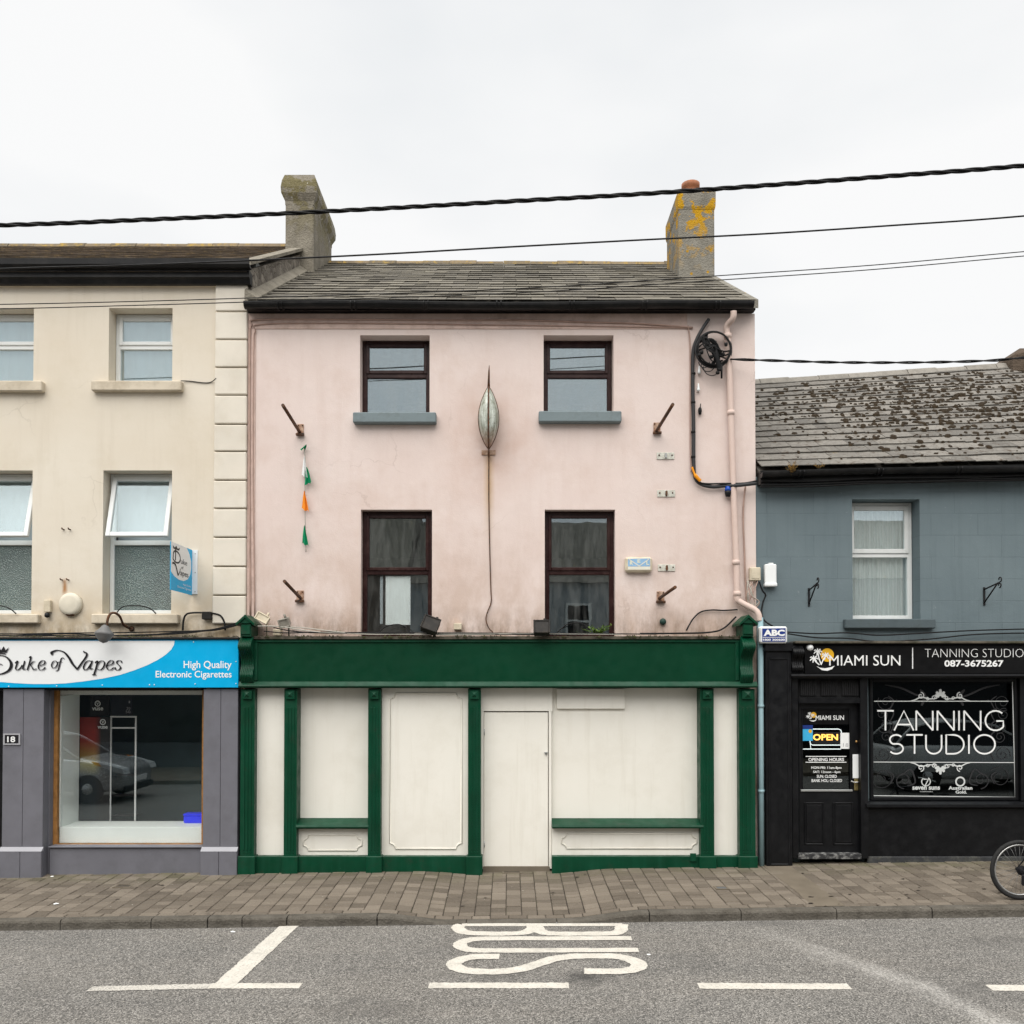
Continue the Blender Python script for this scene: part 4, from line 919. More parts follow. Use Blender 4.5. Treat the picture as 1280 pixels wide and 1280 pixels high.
BLU = plain('bright_blue', (.004, .02, .95), .35)
G().box(p[0], p[1], .36, .52, zp, zp + .10, .015).build('body', BLU, t); G().box(p[0] - .005, p[1] + .005, .355, .525, zp + .10, zp + .13, .01).build('lid', BLU, t)
dd = G().box(DOORH[0] + .01, DOORH[1] - .01, .05, .1, -.2, DOORH[3] - .01).build('door', BLACKP, cream)
G().box(DOORH[0] + .15, DOORH[1] - .15, .04, .052, .9, DOORH[3] - .2).build('pane', SHOPB, dd)
# fascia sign
SGY = -.27
t = thing('shop_fascia_sign', 'long white and cyan shop sign reading Duke of Vapes over the grey shopfront', 'sign', (at(100, 860, SGY).x, SGY, at(100, 860, SGY).z))
G().pb(-240, 799.5, 298, 859.5, SGY, .07, .003).build('board', CYAN, t)
el = [(218.3, 801.0), (217.5, 806), (214, 812), (207, 818.5), (197, 825), (184, 831.5), (168, 837.8), (150, 843.6), (128, 848.3), (104, 851.8), (82, 854.2), (62, 855.1), (40, 855), (20, 854), (0, 852.5), (-24, 849.5), (-50, 844), (-74, 836), (-92, 825), (-101, 813), (-104, 801)]
Ink(SGY - .002).poly(el).build('white_oval', SIGNW, t)
C1 = lambda pts, dx=0, dy=0: [((x + dx) / 8, 790 + (y + dy) / 8) for x, y in pts]
def duke(k, conv, sw_=15, bw=30, w2=1.0):
    th = .22; nb = R(8); W = lambda v: v * w2
    S = lambda pts, w, **kw: k.stroke(conv(pts), W(w), nib=nb, thin=th, **kw)
    S([(-95, 330), (-110, 270), (-60, 232), (0, 233), (55, 246), (98, 285), (112, 330), (92, 378), (45, 408), (-5, 421), (-60, 418), (-95, 395)], bw)
    S([(-30, 258), (-45, 330), (-62, 405)], bw * .8); S([(-20, 330), (0, 318), (22, 330)], 16)
    k.poly(conv([(-62, 205), (62, 205), (90, 152), (55, 182), (36, 142), (10, 182), (-16, 148), (-40, 182), (-72, 152)])); k.stroke(conv([(-60, 219), (0, 213), (56, 219)]), W(9))
    S([(150, 312), (176, 288), (168, 320), (155, 362), (172, 379), (200, 362), (222, 330)], sw_); S([(247, 288), (232, 345), (230, 372), (256, 368)], sw_)
    S([(290, 256), (308, 244), (300, 285), (272, 380)], sw_); S([(352, 292), (330, 296), (300, 330)], sw_ * .8); S([(302, 328), (322, 352), (334, 376), (366, 366)], sw_)
    S([(398, 338), (440, 318), (448, 292), (425, 284), (398, 304), (382, 345), (396, 376), (428, 374), (452, 352)], sw_)
    k.arc(*conv([(545, 326)])[0], W(27) / 8 if w2 == 1 else W(27), W(38) / 8 if w2 == 1 else W(38), 0, 360, W(9) / 1) if False else S([(572, 310), (556, 288), (530, 296), (514, 330), (526, 358), (552, 352), (572, 322), (570, 302)], 12)
    S([(642, 268), (626, 256), (608, 275), (594, 335), (580, 378), (556, 390)], 13); S([(572, 302), (600, 299), (620, 298)], 18)
    S([(512, 220), (528, 196), (580, 182), (640, 202), (688, 255), (726, 318), (772, 372)], bw * 1.05); S([(770, 374), (815, 310), (850, 262), (868, 225), (858, 204), (830, 198)], 20)
    k.stroke(conv([(508, 214), (524, 224)]), W(16)); k.stroke(conv([(832, 192), (850, 206)]), W(14))
    S([(915, 300), (890, 284), (856, 305), (834, 350), (846, 378), (876, 366), (908, 318)], sw_); S([(922, 286), (904, 340), (902, 368), (928, 364)], sw_)
    S([(950, 308), (976, 290), (964, 345), (938, 425)], sw_ * 1.15); S([(962, 340), (990, 300), (1022, 286), (1044, 305), (1034, 350), (1002, 378), (966, 366)], sw_); k.stroke(conv([(920, 428), (960, 424)]), W(8))
    S([(1074, 336), (1122, 318), (1132, 292), (1108, 283), (1078, 308), (1066, 348), (1082, 377), (1112, 374), (1136, 354)], sw_)
    S([(1218, 306), (1206, 286), (1178, 288), (1168, 308), (1190, 332), (1206, 356), (1186, 378), (1158, 376), (1150, 352)], sw_ * 1.1)
k = Ink(SGY - .0035); duke(k, lambda p: C1(p, 7, 8), w2=1 / 8); k.build('lettering_shadow', INKSH, t)
k = Ink(SGY - .0095); duke(k, lambda p: C1(p), w2=1 / 8); k.build('lettering', INKB, t)
k = Ink(SGY - .003); k.text('High Quality', 229.5, 826, 289.5, 838, .012).text('Electronic Cigarettes', 194.5, 838.5, 289.5, 849.5, .012); k.build('lettering', INKW, t)
for (x, y) in ((11, 858), (71, 857.5), (128, 856.5), (187, 856), (193, 856), (244, 855), (242, 802.5), (295, 827), (295, 854.5)): p = at(x, y, SGY); G().lathe([(.008, 0), (.007, -.006), (0, -.007)], p, 'y', 8).build('screw', INKW, t)
dirt_line(t, ((-100, 795.5, -.29), (298, 795.5, -.29)), 260, 8, hmax=.02)
G().box(at(-240, 797, -.3).x, at(299, 797, -.3).x, -.30, -.003, at(100, 799, -.3).z, at(100, 796.5, -.3).z, .004).build('capping', DARKW, t)
# projecting sign by the open window
xw = at(243, 715, 0).x; zb_, zt_ = at(245, 742, 0).z, at(245, 687, 0).z
t = thing('projecting_sign', 'small white and cyan double-sided sign projecting from the cream wall', 'sign', (xw, 0, zb_))
xs_ = at(239.5, 715, -.02).x; yf = -.02 - (xs_ - at(212.5, 700, 0).x) * 0; L_ = 11.5 * (1 - (636 - 239.5) / (636 - 212.7)); y0_, y1_ = -.012 - L_, -.012
zb2, zt2 = at(239.5, 744, -.012).z, at(239.5, 687.5, -.012).z
G().box(xs_ - .004, xs_ + .004, y0_, y1_, zb2, zt2).build('panel', CYAN, t)
G().box(xs_ - .05, xs_ + .075, -.014, -.001, zb2 + .015, zt2).build('wall_plate', SIGNW, t)
for zz in (.08, .5, .92): p = (xs_ + .045, -.014, zb2 + (zt2 - zb2) * zz); G().lathe([(.008, 0), (.006, -.006), (0, -.007)], p, 'y', 8).build('screw', STEEL, t)
class SideInk(Ink):       # print on the panel's right-hand face; unit coordinates u (0 at the outer edge .. 1 at the wall), v down
    def P(s, u, v): return Vector((xs_ + .0055 + .0004 * (s.k % 12), y0_ + (y1_ - y0_) * u, zt2 - (zt2 - zb2) * v))
k = SideInk(0); k.poly([(0, .002)] + [(min(1, .38 + .60 * math.sin(R(a))), .36 - .42 * math.cos(R(a))) for a in range(28, 181, 8)][0:] + [(0.0, .66)]) if False else k.poly([(.002, .002), (.72, .002), (.86, .12), (.94, .26), (.95, .42), (.90, .56), (.78, .68), (.58, .745), (.36, .745), (.16, .70), (.002, .62)])
k.build('white_oval', SIGNW, t)
k = SideInk(0); k.k = 3
k.stroke([(.10, .30), (.12, .20), (.22, .16), (.36, .20), (.42, .29), (.36, .38), (.22, .40), (.10, .35), (.1, .3)], .035).stroke([(.2, .12), (.2, .36)], .04); k.poly([(.1, .13), (.36, .13), (.40, .06), (.30, .1), (.23, .05), (.16, .1), (.08, .06)])
k.text('uke', .44, .28, .74, .39).text('of', .46, .43, .56, .5).stroke([(.06, .44), (.14, .43), (.22, .48), (.32, .66)], .04).stroke([(.32, .66), (.4, .56), (.42, .5)], .02).text('apes', .42, .56, .80, .68); k.build('lettering', INKB, t)
k = SideInk(0); k.k = 3; k.text('High Quality', .56, .80, .94, .85).text('Electronic Cigarettes', .30, .87, .94, .93); k.build('lettering', INKW, t)
# number plate
t = thing('number_plate', 'small black door number plate reading 18 on the grey pilaster', 'number plate', at(14, 930, GY))
G().pb(4.5, 917.5, 24.5, 930.5, GY - .012, .012, .003).build('plate', INKB, t); f = G()
for q in ((4, 917, 25, 918.6), (4, 929.4, 25, 931), (4, 918.6, 5.8, 929.4), (23.2, 918.6, 25, 929.4)): f.pb(*q, GY - .016, .015)
f.build('rim', INKSH, t); Ink(GY - .0135).text('18', 9, 920.5, 19, 927.8, .02).build('lettering', INKW, t)

# ------------------------------------------------------------ blue house with the black shopfront
BX0, BX1 = PX1 + .004, 10.4; BY = .02
blue = thing('blue_house', 'two-storey blue-grey rendered house with mossy slate roof above a black shopfront', 'house', (6.5, 0, 0))
BZT = at(1100, 596, BY).z
BW = prect(1065.5, 624, 1150, 774, BY); BD = prect(999, 877, 1076, 1072, BY); BS = prect(1086, 848, 1271, 1000, BY)
BW2 = (8.1, 9.0, BW[2], BW[3])
wall_mesh(BX0, BX1, -.3, BZT, BY, [BW, BS, BW2, (BD[0], BD[1], -.29, BD[3])], .35).build('wall', BLUE, blue)
shell(blue, BX0, BX1, 7, -.3, BZT, ROOMW, BY + .36); G().box(BX0 + .3, BX1 - .3, BY + .36, 6.7, 2.55, 2.7).build('floor_slab', ROOMW, blue)
G().box(BX0 + .3, BX1 - .3, 1.2, 1.3, -.2, 2.54).build('partition', DARKW, blue)
s = G().pb(1057, 773.5, 1170, 785.5, -.07, .25, .012); window(blue, BW, BY, .22, at(1100, 694, .24).z, WHITEPVC, GLASS, GLASS, s, paint('grey_blue_sill', (.085, .11, .12), .8, .2, 5, .3, 40, (.04, .045, .04), .6, 5), fw=.06, sw=.06, net=True)
window(blue, BW2, BY, .22, at(1100, 694, .24).z, WHITEPVC, GLASS, GLASS, None, None, fw=.06, sw=.06, net=True)
e0, e1 = at(945, 586, -.14), at(1280, 578, -.14); r0, r1 = at(945, 479, 3.5), at(1280, 457, 3.5)
def ext(a, b, X): t_ = (X - a.x) / (b.x - a.x); return a + (b - a) * t_
E0, E1, R0_, R1_ = ext(e0, e1, BX0 + .03), ext(e0, e1, BX1), ext(r0, r1, BX0 + .03), ext(r0, r1, BX1)
broof = roof_body(blue, E0, E1, R0_, R1_, SLATE2); Sb = slates(broof, E0, E1, R0_, R1_, .40, .262, SLATE2, jit=1.5, th=.011); ridge_tiles(broof, R0_, R1_, RIDGEG, .5)
ms = G(); nrm = (E1 - E0).cross(R0_ - E0).normalized(); nrm = nrm if nrm.z > 0 else -nrm
ex_, ev_ = (E1 - E0).normalized(), (R0_ - E0).normalized(); L_ = (R0_ - E0).length; rr = random.Random(4)
for i in range(2600):         # moss cushions sitting on the slate tails and joints
    u = .02 + rr.betavariate(1.5, 1.25) * .80; row = rr.randint(1, 15); v = row * .262 / L_ + rr.uniform(-.01, .012)
    if v > .97: continue
    dens = math.exp(-((v - .6) / .36) ** 2); 
    if rr.random() > dens * (.25 + .75 * math.exp(-((u - .42) / .30) ** 2)): continue
    r = rr.uniform(.014, .042); p = Sb(u, v) + nrm * .034; st = rr.uniform(.7, 1.7); ve = rr.uniform(.7, 2.2); p = p + ev_ * rr.uniform(-.03, .05)
    vs = []; 
    for a in range(7):
        an = a / 7 * 6.283; q = r * rr.uniform(.7, 1.25); vs.append(p + ex_ * math.cos(an) * q * st + ev_ * math.sin(an) * q * ve - nrm * .02)
    for a in range(7):
        an = a / 7 * 6.283; q = r * .6 * rr.uniform(.7, 1.2); vs.append(p + ex_ * math.cos(an) * q * st + ev_ * math.sin(an) * q * ve + nrm * r * .5)
    ms.add(vs, [(a, (a + 1) % 7, 7 + (a + 1) % 7, 7 + a) for a in range(7)] + [tuple(7 + a for a in range(7))], True)
ms.build('roof_moss', MOSS, broof, kind='stuff')
chb = G(); a = at(1281, 446, 3.0)
chb.box(at(1271, 440, 3.1).x, a.x + .65, 3.1, 4.1, 3.5, at(1275, 432, 3.1).z, .12); chb.build('chimney', mat_stone('dark_chimney', (.07, .05, .035), (.13, .10, .075)), blue)
gl = lambda X: at(945, 592, -.2).z + (at(1280, 584, -.2).z - at(945, 592, -.2).z) * (X - 3.2) / 3.5
gutter(blue, 0, 0, BX0 + .01, BX1, -.21, gl(BX0), gl(BX1), .06, BLACKPVC)
g = G(); g.add([(BX0 + .02, -.14, gl(BX0) - .12), (BX1, -.14, gl(BX1) - .12), (BX1, -.14, gl(BX1) + .05), (BX0 + .02, -.14, gl(BX0) + .05), (BX0 + .02, BY - .002, gl(BX0) - .12), (BX1, BY - .002, gl(BX1) - .12), (BX1, BY - .002, gl(BX1) + .05), (BX0 + .02, BY - .002, gl(BX0) + .05)],
      [(0, 1, 2, 3), (4, 7, 6, 5), (0, 4, 5, 1), (3, 2, 6, 7), (0, 3, 7, 4), (1, 5, 6, 2)]); g.build('eaves_board', BLACKPVC, blue)
for i, (dz, yy) in enumerate(((-.10, -.17), (-.14, -.16), (-.165, -.155))):
    G().tube(smooth_pts([(BX0 + .02 + (BX1 - BX0) * t / 10, yy, gl(BX0 + (BX1 - BX0) * t / 10) + dz + random.uniform(-.012, .012)) for t in range(11)], 5), .012, 6).build('eaves_cable', CABLE, blue)
# shopfront
SY_ = -.20
G().box(BX0 + .01, at(957, 900, 0).x, -.03, BY - .002, -.3, at(950, 800, 0).z).build('wall_strip', TEALW, blue)
bp_ = G().tube([(at(950.5, 775, -.14).x, -.14, z) for z in (at(950, 772, -.14).z, 1.5, .02)], .036, 10).build('downpipe', BLUEPIPE, blue)
for zz in (2.1, 1.0): G().lathe([(.036, -.02), (.044, -.018), (.044, .018), (.036, .02)], (at(950.5, 775, -.14).x, -.14, zz), seg=12).build('pipe_collar', BLUEPIPE, bp_)
def bpil(x0, x1):
    A, Bx = at(x0, 940, SY_).x, at(x1, 940, SY_).x; zt = at(970, 803, SY_).z
    o = G().box(A, Bx, SY_, BY - .003, -.25, zt - .12, .006).build('pilaster', BLACKP, blue)
    G().box(A - .02, Bx + .02, SY_ - .03, BY - .003, zt - .12, zt, .012).build('cap', BLACKP, o)
    f = frame(A + .03, Bx - .03, .05, zt - .2, SY_ - .012, .025, .014); f.build('panel_bead', BLACKP, o)
bpil(957.5, 990)
G().box(at(990, 940, -.1).x, BX1, -.26, BY - .003, at(1100, 804.5, -.2).z, at(1100, 801.5, -.2).z, .006).build('fascia_ledge', LEDGE, blue)
G().box(at(990, 940, -.1).x, BX1, -.14, BY - .003, at(1100, 845, -.14).z, at(1100, 805, -.14).z).build('fascia_backing', BLACKP, blue)
G().prism([(BY - .003, at(1100, 848, -.2).z), (-.20, at(1100, 848, -.2).z), (-.24, at(1100, 845, -.2).z), (-.235, at(1100, 842.5, -.2).z), (BY - .003, at(1100, 842.5, -.2).z)], 'x', at(988, 845, -.2).x, BX1).build('cornice', BLACKP, blue)
A, Bx = at(991, 820, -.25).x, at(1004.5, 820, -.25).x; zt, zb = at(1000, 807, -.2).z, at(1000, 842, -.2).z; H = zt - zb
cs = [(-.14 - (.05 + .10 * math.exp(-((t / 14 - .75) / .2) ** 2) + .05 * math.exp(-((t / 14 - .2) / .13) ** 2)), zb + H * t / 14) for t in range(15)]
o = G().prism([(-.10, zb)] + cs + [(-.10, zt)], 'x', A, Bx).build('corbel', BLACKP, blue)
for k_ in range(5): xx = A + (Bx - A) * (k_ + .7) / 5.4; G().tube([(xx, y, z) for y, z in cs[1:-1]], .008, 6).build('flute', BLACKP, o)
# door: frame, transom with ribbed vents, leaf with glazed upper half and two lower panels
G().pb(990.5, 846, 998, 1073, -.12, .13).pb(1076, 846, 1085, 1073, -.12, .13).pb(998, 846, 1076, 848, -.12, .13).pb(998, 872, 1076, 879, -.11, .12).build('door_frame', BLACKP, blue)
tr = G().pb(998, 848, 1076, 872, -.06, .07).build('transom_panel', GRAPH, blue)
for i, (a, b) in enumerate(((1000, 1021), (1026, 1047), (1052, 1074))):
    G().pb(a, 850, b, 870, -.075, .02, .005).build('vent_panel', GRAPH, tr)
    for j in range(8): xx = a + 2 + (b - a - 4) * j / 7; G().pb(xx - .7, 851, xx + .7, 869.5, -.086, .012).build('vent_rib', GRAPH, tr)
DY = -.03
x0, x1, z0, z1 = prect(999, 879, 1075, 1066, DY); gx0, gx1, gz0, gz1 = prect(1002.5, 886, 1063, 987.5, DY)
lf = wall_mesh(x0, x1, z0, z1, DY, [(gx0, gx1, gz0, gz1)], .05); dr = lf.build('door', BLACKP, blue)
G().box(gx0, gx1, DY + .02, DY + .028, gz0, gz1).build('pane', SHOPB, dr); G().box(gx0 - .02, gx1 + .02, DY + .12, DY + .13, gz0 - .02, gz1 + .02).build('backing', DARKW, dr)
f = frame(gx0 - .004, gx1 + .004, gz0 - .004, gz1 + .004, DY - .006, .015, .012); f.build('glazing_bead', BLACKP, dr); G().pb(1001, 987, 1066, 989.5, DY - .02, .02, .004).build('sill_bar', STEEL, dr)
for a, b in ((1005, 1030), (1041, 1067)):
    q = prect(a, 1003, b, 1056, DY); frame(*q, DY - .012, .018, .014).build('panel_bead', BLACKP, dr); G().box(q[0] + .03, q[1] - .03, DY - .008, DY + .002, q[2] + .03, q[3] - .03, .006).build('raised_panel', BLACKP, dr)
G().pb(998, 1067.5, 1077, 1074, -.14, .15, .004).build('threshold', paint('worn_step', (.035, .035, .037), .7, .4, 20, .3, 40, (.5, .5, .48), .8, 16), blue)
hd = G().pb(1066, 943, 1074.5, 973, DY - .012, .012, .004).build('push_plate', PLASW, dr); q = at(1071, 977, DY)
G().pb(1068, 973.5, 1073, 988, DY - .014, .014, .004).build('lock_plate', plain('brass', (.45, .36, .16), .35, .9), dr)
G().tube(smooth_pts([(q.x, DY - .01, q.z), (q.x, DY - .05, q.z), (q.x - .05, DY - .055, q.z - .003), (q.x - .095, DY - .05, q.z + .012)], 5), .009, 8).build('handle', ALLOY, dr)
q = at(1070.5, 927, DY); G().lathe([(.018, 0), (.016, -.012), (0, -.014)], q, 'y', 12).build('lock_cylinder', plain('brass_lock', (.5, .3, .12), .35, .9), dr)
# display window
x0, x1, z0, z1 = BS
swb = frame(x0 + .003, x1 - .003, z0 + .003, z1 - .003, -.02, .04, .09).build('shop_window', BLACKP, blue)
G().box(x0 + .035, x1 - .035, .011, .019, z0 + .035, z1 - .035).build('pane', SHOPB, swb); G().box(x0, x1, .22, .24, z0, z1).build('backing', DARKW, swb)
G().prism([(BY - .003, z0 - .10), (-.10, z0 - .10), (-.15, z0 - .07), (-.15, z0 - .035), (-.09, z0 - .012), (BY - .003, z0 - .004)], 'x', at(1081.5, 1003, -.1).x, BX1).build('sill', BLACKP, swb)
G().box(at(1085, 1040, -.1).x, BX1, -.055, BY - .003, -.3, z0 - .101).build('stall_riser', BLACKP, blue)
G().box(at(1085, 1072, -.1).x, BX1, -.085, -.05, -.05, at(1150, 1071, -.085).z, .006).build('riser_skirting', paint('dark_skirting', (.04, .042, .045), .6, .3, 9, .3, 40, (.15, .15, .12), .6, 6), blue)
G().box(x1 + .004, BX1, -.06, BY - .003, z0 - .002, at(1100, 848, -.1).z).build('shopfront_return', BLACKP, blue)
DKY = .001
k = Ink(DKY); k.mono('TANNING', 1096.5, 888.5, 1256, 913, 2.0); k.mono('STUDIO', 1111.5, 918.6, 1243.8, 942.2, 2.0); k.build('lettering', INKW, swb)
k = Ink(DKY)
for a, b in (((1087.5, 851.5), (1265.5, 851.5)), ((1265.5, 851.5), (1269, 996.5)), ((1269, 996.5), (1090, 994.5)), ((1090, 994.5), (1087.5, 851.5)), ((1092.5, 876.5), (1260.5, 876.5)), ((1092, 952.5), (1268, 953.2))): k.stroke([a, b], 1.0, smooth=False)
for yb, sg in ((875.5, -1), (954, 1)):
    cx = 1175.5
    for ang in (-70, -36, 0, 36, 70):
        t_ = R(ang); L_ = 10 - abs(ang) * .04; bx_, by_ = cx, yb + sg * 4
        dx, dy = math.sin(t_), sg * math.cos(t_); k.stroke([(bx_ + dx * 1.5, by_ + dy * 1.5), (bx_ + dx * L_ * .6, by_ + dy * L_ * .6), (bx_ + dx * L_, by_ + dy * L_)], 3.6, taper=True)
    for s_ in (-1, 1):
        k.stroke([(cx + s_ * 37.5, yb - sg * .6), (cx + s_ * 32, yb + sg * .5), (cx + s_ * 24, yb + sg * 4), (cx + s_ * 14, yb + sg * 2), (cx + s_ * 4, yb + sg * 2.5)], 1.6, taper=True)
        k.spiral(cx + s_ * 24.5, yb + sg * 5.8, 4.4, 1.0, 90 * sg, 1.2 * sg * s_, 1.3, 1); k.spiral(cx + s_ * 8, yb + sg * 3.2, 3.0, .8, 0, 1.2 * s_, 1.1)
        k.spiral(cx + s_ * 16, yb + sg * 2.6, 2.2, .7, 0, -1.1 * s_, 1.0)
k.arc(1157.5, 977, 5.4, 5.4, 300, 590, 1.2).stroke([(1154.5, 974), (1160.5, 974), (1156.5, 982)], 1.4, smooth=False); k.text('seven suns', 1140.5, 983, 1175, 987.3, .035).text('CORNWALL', 1150, 988.8, 1166.5, 990.2)
k.arc(1200.3, 977, 5.4, 5.4, 0, 360, 2.0); k.text('Australian', 1185.5, 982.7, 1215.5, 987.2, .035).text('Gold.', 1194.5, 988, 1208.5, 992, .035); k.build('print', plain('soft_white_print', (.60, .62, .61), .5), swb)
for s_, cx in ((1, 1104), (-1, 1252)):
    k = Ink(.0095)
    for (yy, r_) in ((878, 11), (893, 8), (908, 9), (921, 7.5), (943, 10), (972, 14)):
        k.spiral(cx + s_ * random.uniform(-3, 4), yy, r_, 1.2, random.uniform(0, 360), 1.6 * random.choice((1, -1)), .8)
        k.stroke([(cx + s_ * 6, yy - 8), (cx + s_ * 13, yy - 2), (cx + s_ * 9, yy + 8)], 1.6, taper=True)
    k.stroke([(cx + s_ * 2, 856), (cx + s_ * 22, 860), (cx + s_ * 40, 868), (cx + s_ * 52, 872)], 2.4, taper=True); k.stroke([(cx + s_ * 46, 862), (cx + s_ * 52, 870), (cx + s_ * 48, 882)], 4, taper=True)
    k.spiral(cx + s_ * 26, 975, 11, 1.5, 90, 1.4 * s_, 1.2); k.stroke([(cx + s_ * 22, 970), (cx + s_ * 34, 962), (cx + s_ * 40, 978), (cx + s_ * 30, 982)], 2, taper=True)
    k.build('frosted_scrolls', INKG, swb)
# fascia sign over the black shopfront
t = thing('black_fascia_sign', 'black shop sign with white lettering Miami Sun and a yellow sun', 'sign', (at(1140, 843, -.19).x, -.19, at(1140, 843, -.19).z))
G().pb(1006, 807, 1420, 842, -.19, .05, .003).build('board', BLACKS, t)
def palm_logo(k_w, k_y, X, Y, s):
    k_y.ell(X + 20 * s, Y + 10.5 * s, 8.6 * s, 8.6 * s)
    for tx, ty, bx_, by_ in ((8, 7, 12, 22), (18, 12, 12, 23), (3, 16, 10, 23)):
        k_w.stroke([(X + tx * s, Y + ty * s), (X + (tx + bx_) / 2 * s - .6 * s, Y + (ty + by_) / 2 * s), (X + bx_ * s, Y + by_ * s)], 1.5 * s)
        for a in range(0, 360, 52): k_w.stroke([(X + tx * s, Y + ty * s), (X + (tx + 3.2 * math.cos(R(a))) * s, Y + (ty - 1.6 + 2.6 * math.sin(R(a))) * s), (X + (tx + 5.6 * math.cos(R(a))) * s, Y + (ty + 4.6 * math.sin(R(a))) * s)], 1.5 * s, taper=True)
    k_w.poly([(X + 6 * s, Y + 24.5 * s), (X + 11 * s, Y + 26.8 * s), (X + 17 * s, Y + 27.4 * s), (X + 24 * s, Y + 26.2 * s), (X + 29.5 * s, Y + 24 * s), (X + 26 * s, Y + 28.5 * s), (X + 20 * s, Y + 30.6 * s), (X + 13 * s, Y + 29.6 * s)])
kw, ky = Ink(-.193), Ink(-.1915); palm_logo(kw, ky, 1014.5, 808.5, .98)
ky.build('sun_disc', YEL, t); kw.build('palm_logo', INKW, t)
k = Ink(-.193); k.text('MIAMI SUN', 1036.5, 819, 1125.5, 832, .0).text('TANNING STUDIO', 1156, 811, 1279.5, 821.5, -.02).text('087-3675267', 1180.5, 825, 1254.5, 833.5, .03); k.stroke([(1140.8, 809.5), (1140.8, 836)], 1.2, smooth=False); k.build('lettering', INKW, t)
q = at(1012.5, 809.5, -.2); lt = thing('dome_light', 'small round white light at the top left corner of the black sign', 'light', q)
G().lathe([(.0, -.045), (.03, -.035), (.042, -.01), (.044, .012)], (q.x, -.2, q.z), 'y', 14).build('dome', PLASW, lt); G().lathe([(.05, 0.0), (.05, .02)], (q.x, -.192, q.z), 'y', 14).build('base', BLACKP, lt)
# things stuck to the door
DG = DY + .018
t = thing('door_sign', 'black panel with Miami Sun logo at the top of the door glass', 'sign', at(1033, 905, DG)); G().pb(1002.8, 887, 1062, 905.5, DG - .004, .003).build('board', BLACKS, t)
kw, ky = Ink(DG - .0065), Ink(DG - .0055); palm_logo(kw, ky, 1008.5, 889.2, .42); ky.build('sun_disc', YEL, t); kw.text('MIAMI SUN', 1019.5, 894.2, 1055, 900, .012); kw.build('lettering', INKW, t)
t = thing('open_sign', 'lit amber OPEN sign with white tube border in the door glass', 'sign', at(1033, 935, DG)); G().pb(1015, 915, 1050, 930, DG - .003, .002).build('backing', INKB, t)
Ink(DG - .005).text('OPEN', 1016.3, 917.5, 1047.5, 925.5, .03).build('lettering', NEON, t)
k = Ink(DG - .004); k.stroke([(1016, 911.3), (1048, 911.3), (1051, 912.5), (1052, 916)], 1.2, smooth=False).stroke([(1012.5, 926), (1013, 929.5), (1015.5, 931.3), (1051, 931.3)], 1.2, smooth=False).stroke([(1012.5, 926), (1013.5, 936)], .8, smooth=False).stroke([(1002, 936.3), (1051, 936.3)], 1.2, smooth=False); k.build('tube_border', NEONB, t)
t = thing('door_poster', 'small blue beach sticker at the left edge of the door glass', 'sticker', at(1009, 926, DG)); SKYP = plain('sea_print', (.05, .42, .72), .5)
Ink(DG - .006).poly([(1002.3, 907), (1016, 906.5), (1016, 926), (1002.3, 926)]).build('board', SKYP, t); k = Ink(DG - .0075); k.poly([(1002.3, 906.5), (1016, 906.3), (1016, 911.3), (1002.3, 911.3)]); k.build('band', NAVY, t); Ink(DG - .0075).ell(1012.8, 914, 2.2, 2.4).build('sun_disc', YEL, t)
t = thing('door_notice', 'small white notice at the right edge of the door glass', 'notice', at(1056, 936, DG)); Ink(DG - .006).poly([(1050.5, 916), (1063, 916), (1063, 936), (1050.5, 936)]).build('paper', INKW, t); Ink(DG - .0075).text('18', 1054, 929, 1060.5, 933.5, -.01).build('lettering', INKSH, t)
t = thing('opening_hours', 'white opening hours lettering on the lower door glass', 'lettering', at(1033, 980, DG)); k = Ink(DG - .003)
for y in (945.5, 952.8): k.stroke([(1007, y), (1058, y)], .9, smooth=False)
k.text('OPENING HOURS', 1010.5, 947.3, 1055, 951.5, .02).text('MON-FRI: 11am-8pm', 1014, 958, 1052, 962, .015).text('SAT: 12noon - 6pm', 1016.5, 963.3, 1050.5, 967.2, .015).text('SUN: CLOSED', 1021, 968.6, 1046, 972.3, .015).text('BANK HOL: CLOSED', 1014.5, 973.8, 1052.5, 977.6, .015); k.build('lettering', INKW, t)

# ------------------------------------------------------------ things fixed to the fronts
def arm(px, py, tx, ty, L, plate, lab):
    b = at(px, py, -.01); k = 11.5 / (11.5 - L); tip = at(tx, ty, -.01 - L)
    t = thing('sign_bracket', lab, 'bracket', b, 'rusty sign arms on the pink wall')
    G().pb(*plate, -.014, .013, .003).build('plate', RUSTP, t)
    G().tube([b, tip], .021, 10).build('arm', RUST, t)
    x0, x1, z0, z1 = prect(*plate, -.014); G().box(x0 - .012, x1 + .012, -.05, -.014, z0 - .012, z0 + .022, .005).build('foot', RUST, t)
    for xx in (x0 + .015, x1 - .015): G().lathe([(.009, 0), (.009, -.008), (0, -.01)], (xx, -.014, z1 - .02), 'y', 8).build('bolt', RUST, t)
arm(374.5, 540, 353.5, 506.5, .95, (371.5, 530, 379.5, 544), 'rusty steel arm at the upper left of the pink wall')
arm(820.5, 539, 841, 505.5, .95, (817, 528, 825.5, 542), 'rusty steel arm at the upper right of the pink wall')
arm(375.5, 747.5, 355.5, 726.5, .85, (370.5, 738, 379.5, 752), 'rusty steel arm at the lower left of the pink wall')
arm(824, 748, 844, 734, .9, (821, 739, 830.5, 753), 'rusty steel arm at the lower right of the pink wall')
